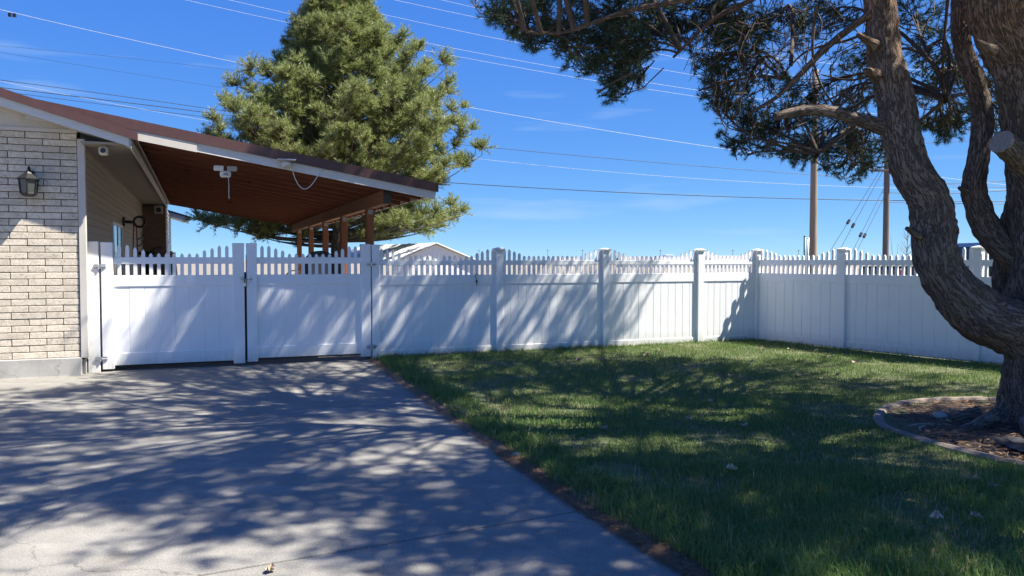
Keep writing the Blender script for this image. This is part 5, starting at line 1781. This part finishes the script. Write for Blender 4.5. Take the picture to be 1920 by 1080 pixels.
# ==================================================================== GRASS
def grass():
    rng = np.random.default_rng(9)
    V_, T_, R_ = [], [], []
    off = 0
    def band(y0, y1, dens, hmin, hmax, w, seg2, xmax, keep=None):
        nonlocal off
        area = (y1 - y0) * (xmax + 3.2)
        n = int(area * dens)
        y = rng.uniform(y0, y1, n)
        x = rng.uniform(-3.0, xmax, n)
        ex = np.interp(y, [e[1] for e in EDGE], [e[0] for e in EDGE])
        # only what the lens can see, with a margin
        vis = (np.abs(x) < y * 0.80 + 1.2)
        d = x - ex
        nz = grid_noise(_N0, x, y)
        ragged = 0.03 + 0.20 * np.clip(nz + 0.15, 0, 1)
        fy = hp(0, QF).y + (x - hp(0, QF).x) * U.y / U.x
        sidex = FC.x + (FC.y - y) * RD.x / -RD.y
        ok = vis & (d > ragged * 0.9) & (y < fy - 0.01) & (x < sidex - 0.03) & ~in_poly(x, y, [(cen.x + (a_ - cen.x) * 1.05, cen.y + (b_ - cen.y) * 1.05) for a_, b_ in BED])
        # worn patches
        patch = nz
        ok &= ~((patch < -0.30) & (rng.random(n) < 0.5))
        g1_, g2_ = ground(1140, 893), ground(1790, 800)
        ok &= ~((((x - g1_.x) / 0.32) ** 2 + ((y - g1_.y) / 0.3) ** 2 < 1) & (rng.random(n) < 0.85))
        x, y, nz, d = x[ok], y[ok], nz[ok], d[ok]
        n = len(x)
        h = rng.uniform(hmin, hmax, n) * (1 + 0.5 * nz)
        h *= np.where(d < 0.55, 1.25, 1.0) * np.where(rng.random(n) < 0.03, 1.5, 1.0)
        z = lawn_z_np(x, y)
        az = rng.uniform(0, 6.28, n)
        lean = np.abs(rng.normal(size=n)) * 0.42 + 0.06
        dx, dy = np.cos(az) * lean, np.sin(az) * lean
        wa = rng.uniform(0, 3.14, n)
        ww = w * rng.uniform(0.7, 1.3, n) / 2
        wx, wy = np.cos(wa) * ww, np.sin(wa) * ww
        big_ = grid_noise(_N0, x * 0.42 + 1.3, y * 0.42 + 2.1)
        tone = np.clip(rng.random(n) * 0.62 + 0.16 * (nz + 0.3) + 0.40 * (big_ + 0.25), 0, 0.9)
        tone = np.where(rng.random(n) < 0.05 + 0.14 * (nz < -0.15) + 0.10 * (big_ < -0.2), 0.94 + 0.06 * rng.random(n), tone)
        if seg2:
            vv = np.empty((n, 5, 3))
            vv[:, 0] = np.stack([x - wx, y - wy, z - 0.01], 1)
            vv[:, 1] = np.stack([x + wx, y + wy, z - 0.01], 1)
            mx, my, mz = x + dx * h * 0.35, y + dy * h * 0.35, z + h * 0.58
            vv[:, 2] = np.stack([mx - wx * .8, my - wy * .8, mz], 1)
            vv[:, 3] = np.stack([mx + wx * .8, my + wy * .8, mz], 1)
            vv[:, 4] = np.stack([x + dx * h * 1.15, y + dy * h * 1.15, z + h * (1.0 - 0.35 * lean)], 1)
            pat = np.array([[0, 1, 3], [0, 3, 2], [2, 3, 4]])
            T_.append((pat[None] + (np.arange(n) * 5)[:, None, None]).reshape(-1, 3) + off)
            R_.append(np.repeat(tone, 5)); off += n * 5
        else:
            vv = np.empty((n, 3, 3))
            vv[:, 0] = np.stack([x - wx, y - wy, z - 0.01], 1)
            vv[:, 1] = np.stack([x + wx, y + wy, z - 0.01], 1)
            vv[:, 2] = np.stack([x + dx * h, y + dy * h, z + h], 1)
            T_.append(np.arange(n * 3).reshape(-1, 3) + off)
            R_.append(np.repeat(tone, 3)); off += n * 3
        V_.append(vv.reshape(-1, 3))
    band(2.0, 4.2, 5200, 0.06, 0.12, 0.0052, True, 4.0)
    band(4.2, 6.4, 4600, 0.045, 0.095, 0.0050, True, 5.0)
    band(6.4, 9.5, 3400, 0.028, 0.058, 0.0055, True, 8.0)
    band(9.5, 13.0, 2100, 0.028, 0.055, 0.0075, False, 9.0)
    band(13.0, 16.6, 1500, 0.03, 0.06, 0.0095, False, 8.0)
    # tall fringe along the drive edge and under the fence
    me = np_mesh('lawn_grass', np.concatenate(V_), np.concatenate(T_), np.concatenate(R_), 'grass')
    link('lawn_grass', me, None, kind='stuff', label='green lawn grass with dry straw blades between the drive and the fences', category='grass')
    print('grass tris', len(me.polygons))
grass()

def tuft_fringe():
    rng = np.random.default_rng(31)
    xs, ys, hs = [], [], []
    for y in np.arange(3.0, 13.6, 0.05):
        for _ in range(int(5 if mnoise.noise(Vector((0, y * 1.6, 8))) > 0.0 else 2)):
            xs.append(edge_x(y) + rng.uniform(0.12, 0.5)); ys.append(y + rng.uniform(-.03, .03)); hs.append(rng.uniform(0.07, 0.15))
    for x in np.arange(-2.3, 5.0, 0.035):
        xs.append(x); ys.append(fence_y(x) - rng.uniform(0.03, 0.16)); hs.append(rng.uniform(0.04, 0.12))
    for s_ in np.arange(0.1, 9, 0.06):
        p = FC + RD * s_
        xs.append(p.x - rng.uniform(0.05, 0.14)); ys.append(p.y - rng.uniform(0.0, 0.06)); hs.append(rng.uniform(0.04, 0.10))
    C = np.array([[x, y, lawn_z(x, y)] for x, y in zip(xs, ys)])
    H = np.array(hs)
    k = 9
    n = len(C)
    Cr = np.repeat(C, k, 0); Hr = np.repeat(H, k) * rng.uniform(0.6, 1.25, n * k)
    az = rng.uniform(0, 6.28, n * k); le = np.abs(rng.normal(size=n * k)) * 0.5 + 0.1
    d = np.stack([np.cos(az) * le, np.sin(az) * le, np.ones(n * k)], 1)
    wa = rng.uniform(0, 3.14, n * k); w = np.stack([np.cos(wa), np.sin(wa), 0 * wa], 1) * 0.0035
    Cr = Cr + np.stack([rng.normal(size=n * k) * 0.02, rng.normal(size=n * k) * 0.02, -0.01 * np.ones(n * k)], 1)
    mid = Cr + d * (Hr * 0.5)[:, None]
    tip = Cr + d * Hr[:, None] + np.stack([np.cos(az) * le * Hr * .5, np.sin(az) * le * Hr * .5, -0.25 * le * Hr], 1)
    vv = np.stack([Cr - w, Cr + w, mid - w * .8, mid + w * .8, tip], 1)
    pat = np.array([[0, 1, 3], [0, 3, 2], [2, 3, 4]])
    tr = (pat[None] + (np.arange(n * k) * 5)[:, None, None]).reshape(-1, 3)
    me = np_mesh('edge_grass', vv.reshape(-1, 3), tr, np.repeat(np.where(rng.random(n * k) < 0.05, 0.96, rng.random(n * k) * 0.85), 5), 'grass')
    link('edge_grass', me, None, kind='stuff', label='taller unmown grass tufts along the driveway edge and the fence foot', category='grass')
tuft_fringe()

# dry needles along the drive edge and sprinkled over the lawn
def litter():
    rng = np.random.default_rng(77)
    ys = np.concatenate([np.concatenate([rng.uniform(2.4, 7.0, 9000), rng.uniform(2.4, 13.5, 7000)]), rng.uniform(3, 15.5, 7500)])
    ex = np.interp(ys, [e[1] for e in EDGE], [e[0] for e in EDGE])
    xs = np.concatenate([ex[:16000] + np.abs(rng.normal(size=16000)) * 0.12 - 0.07, ex[16000:] + rng.uniform(0.2, 7, 7500)])
    n = len(xs)
    ok = (xs < FC.x + (FC.y - ys) * 0.66 - 0.1) & (ys < np.array([fence_y(x) for x in xs]) - 0.05)
    xs, ys = xs[ok], ys[ok]
    n0 = int(ok[:16000].sum()); n = len(xs)
    z = np.array([max(lawn_z(x, y), 0.0) for x, y in zip(xs, ys)])
    z[xs < np.interp(ys, [e[1] for e in EDGE], [e[0] for e in EDGE])] = 0.004
    z[:n0] += rng.random(n0) * 0.018 + 0.008
    z[n0:] += rng.uniform(0.015, 0.045, n - n0)
    a = rng.uniform(0, 6.28, n)
    d = np.stack([np.cos(a), np.sin(a), rng.normal(size=n) * 0.12], 1) * rng.uniform(0.025, 0.05, (n, 1))
    s = np.stack([-np.sin(a), np.cos(a), 0 * a], 1) * rng.uniform(0.0012, 0.0026, (n, 1))
    C = np.stack([xs, ys, z], 1)
    vv = np.stack([C - d - s, C - d + s, C + d], 1).reshape(-1, 3)
    link('needle_litter', np_mesh('needle_litter', vv, np.arange(n * 3).reshape(-1, 3), np.repeat(rng.random(n), 3), 'litter'), None,
         kind='stuff', label='brown dry pine needles littering the driveway edge and lawn', category='pine needles')
litter()

# fallen leaves
leaf_v = []
def leaf_mesh(seed):
    r = random.Random(seed)
    m = MB()
    L_, w = 0.075, 0.034
    pts, k = [], 6
    rows_ = []
    for i in range(k + 1):
        s = i / k
        ww = w * math.sin(math.pi * min(1, s * 0.92 + 0.06)) ** 0.8 * r.uniform(0.85, 1.1)
        curl = 0.025 * (s - 0.5) ** 2 * 4
        rows_.append([(L_ * (s - 0.5), -ww, curl + 0.018), (L_ * (s - 0.5), 0, curl * 0.6 + 0.004), (L_ * (s - 0.5), ww, curl + 0.014 * r.uniform(0.3, 1.6))])
    vs_ = [v for row in rows_ for v in row]
    fs = []
    for i in range(k):
        for j in range(2):
            a_ = i * 3 + j
            fs.append((a_, a_ + 1, a_ + 4, a_ + 3))
    m.add(vs_, fs)
    m.tube([(L_ * 0.5, 0, 0.016), (L_ * 0.5 + 0.025, 0.004, 0.02)], 0.0018, 4)
    return m.mesh('fallen_leaf', 'leaf')
LM = [leaf_mesh(s) for s in range(4)]
leaf_px = [(1128, 822, 1.4), (1373, 912, 1.3), (1212, 678, 1.5), (1085, 686, 1.4), (1205, 672, 1.1), (1240, 670, 1.0), (1370, 716, 1.3), (1395, 720, 1.0), (1500, 716, 1.2), (1430, 666, 1.1), (1480, 664, 1.0), (1530, 668, 1.4), (1560, 678, 1.1), (1600, 690, 1.0),
           (1075, 715, 1.0), (1140, 712, 0.9), (1330, 765, 1.0), (1290, 700, 0.9), (1410, 690, 1.0), (1768, 742, 1.1), (1755, 1010, 1.1), (1830, 1010, 1.0), (1620, 800, 0.9), (1495, 790, 0.9), (855, 778, 1.2), (868, 786, 0.9), (1000, 750, 0.9), (1395, 815, 1.0), (1290, 800, 0.8), (1215, 765, 0.8), (1450, 745, 0.9), (1570, 715, 0.9), (1820, 930, 1.1), (1860, 945, 1.0), (507, 1073, 0.9), (20, 708, 1.6), (10, 706, 1.2), (1340, 680, 1.0), (1255, 690, 0.8)]
named = {(1128, 822): 'large pale dry leaf on the shaded grass in mid lawn', (1373, 912): 'pale curled leaf on the tall near grass', (855, 778): 'tan dry leaf on the driveway edge', (507, 1073): 'small brown leaf on the driveway at the bottom edge',
         (20, 708): 'brown leaf on the concrete at the foot of the brick wall', (1755, 1010): 'pale leaf in the tall grass near the bottom right'}
marks = {'the fence corner': (5.1, 16.4), 'the tree bed': (3.8, 8.3), 'the driveway edge': (-1.0, 9.8), 'the second fence post': (1.8, 15.1), 'the side fence': (6.9, 13.4), 'the middle of the lawn': (2.6, 10.8)}
ords = ['nearest', 'second nearest', 'third nearest', 'fourth nearest', 'fifth nearest', 'sixth nearest', 'seventh nearest', 'eighth nearest', 'ninth nearest', 'tenth nearest', 'eleventh nearest', 'twelfth nearest', 'thirteenth nearest', 'fourteenth nearest']
near = {}
for px, py, s_ in leaf_px:
    if (px, py) not in named:
        g = ground(px, py)
        k = min(marks, key=lambda m: (g.x - marks[m][0]) ** 2 + (g.y - marks[m][1]) ** 2)
        near.setdefault(k, []).append((math.hypot(g.x - marks[k][0], g.y - marks[k][1]), px, py))
for k, L_ in near.items():
    for w_, (d_, px, py) in zip(ords, sorted(L_)):
        named[(px, py)] = f'small dry tan leaf on the lawn, {w_} to {k}'
for i, (px, py, s_) in enumerate(leaf_px):
    g = ground(px, py)
    on_lawn = g.x > edge_x(g.y)
    z = (lawn_z(g.x, g.y) + (0.045 if g.y > 6.5 else 0.08)) if on_lawn else 0.004
    lb = named.get((px, py), 'small dry tan leaf lying on the lawn')
    o = link('fallen_leaf', LM[i % 4], None, (g.x, g.y, z), (random.uniform(-.3, .3) if on_lawn else 0, random.uniform(-.3, .3) if on_lawn else 0, random.uniform(0, 6.28)), label=lb, category='leaf', group='fallen leaves')
    o.scale = (s_, s_, s_)
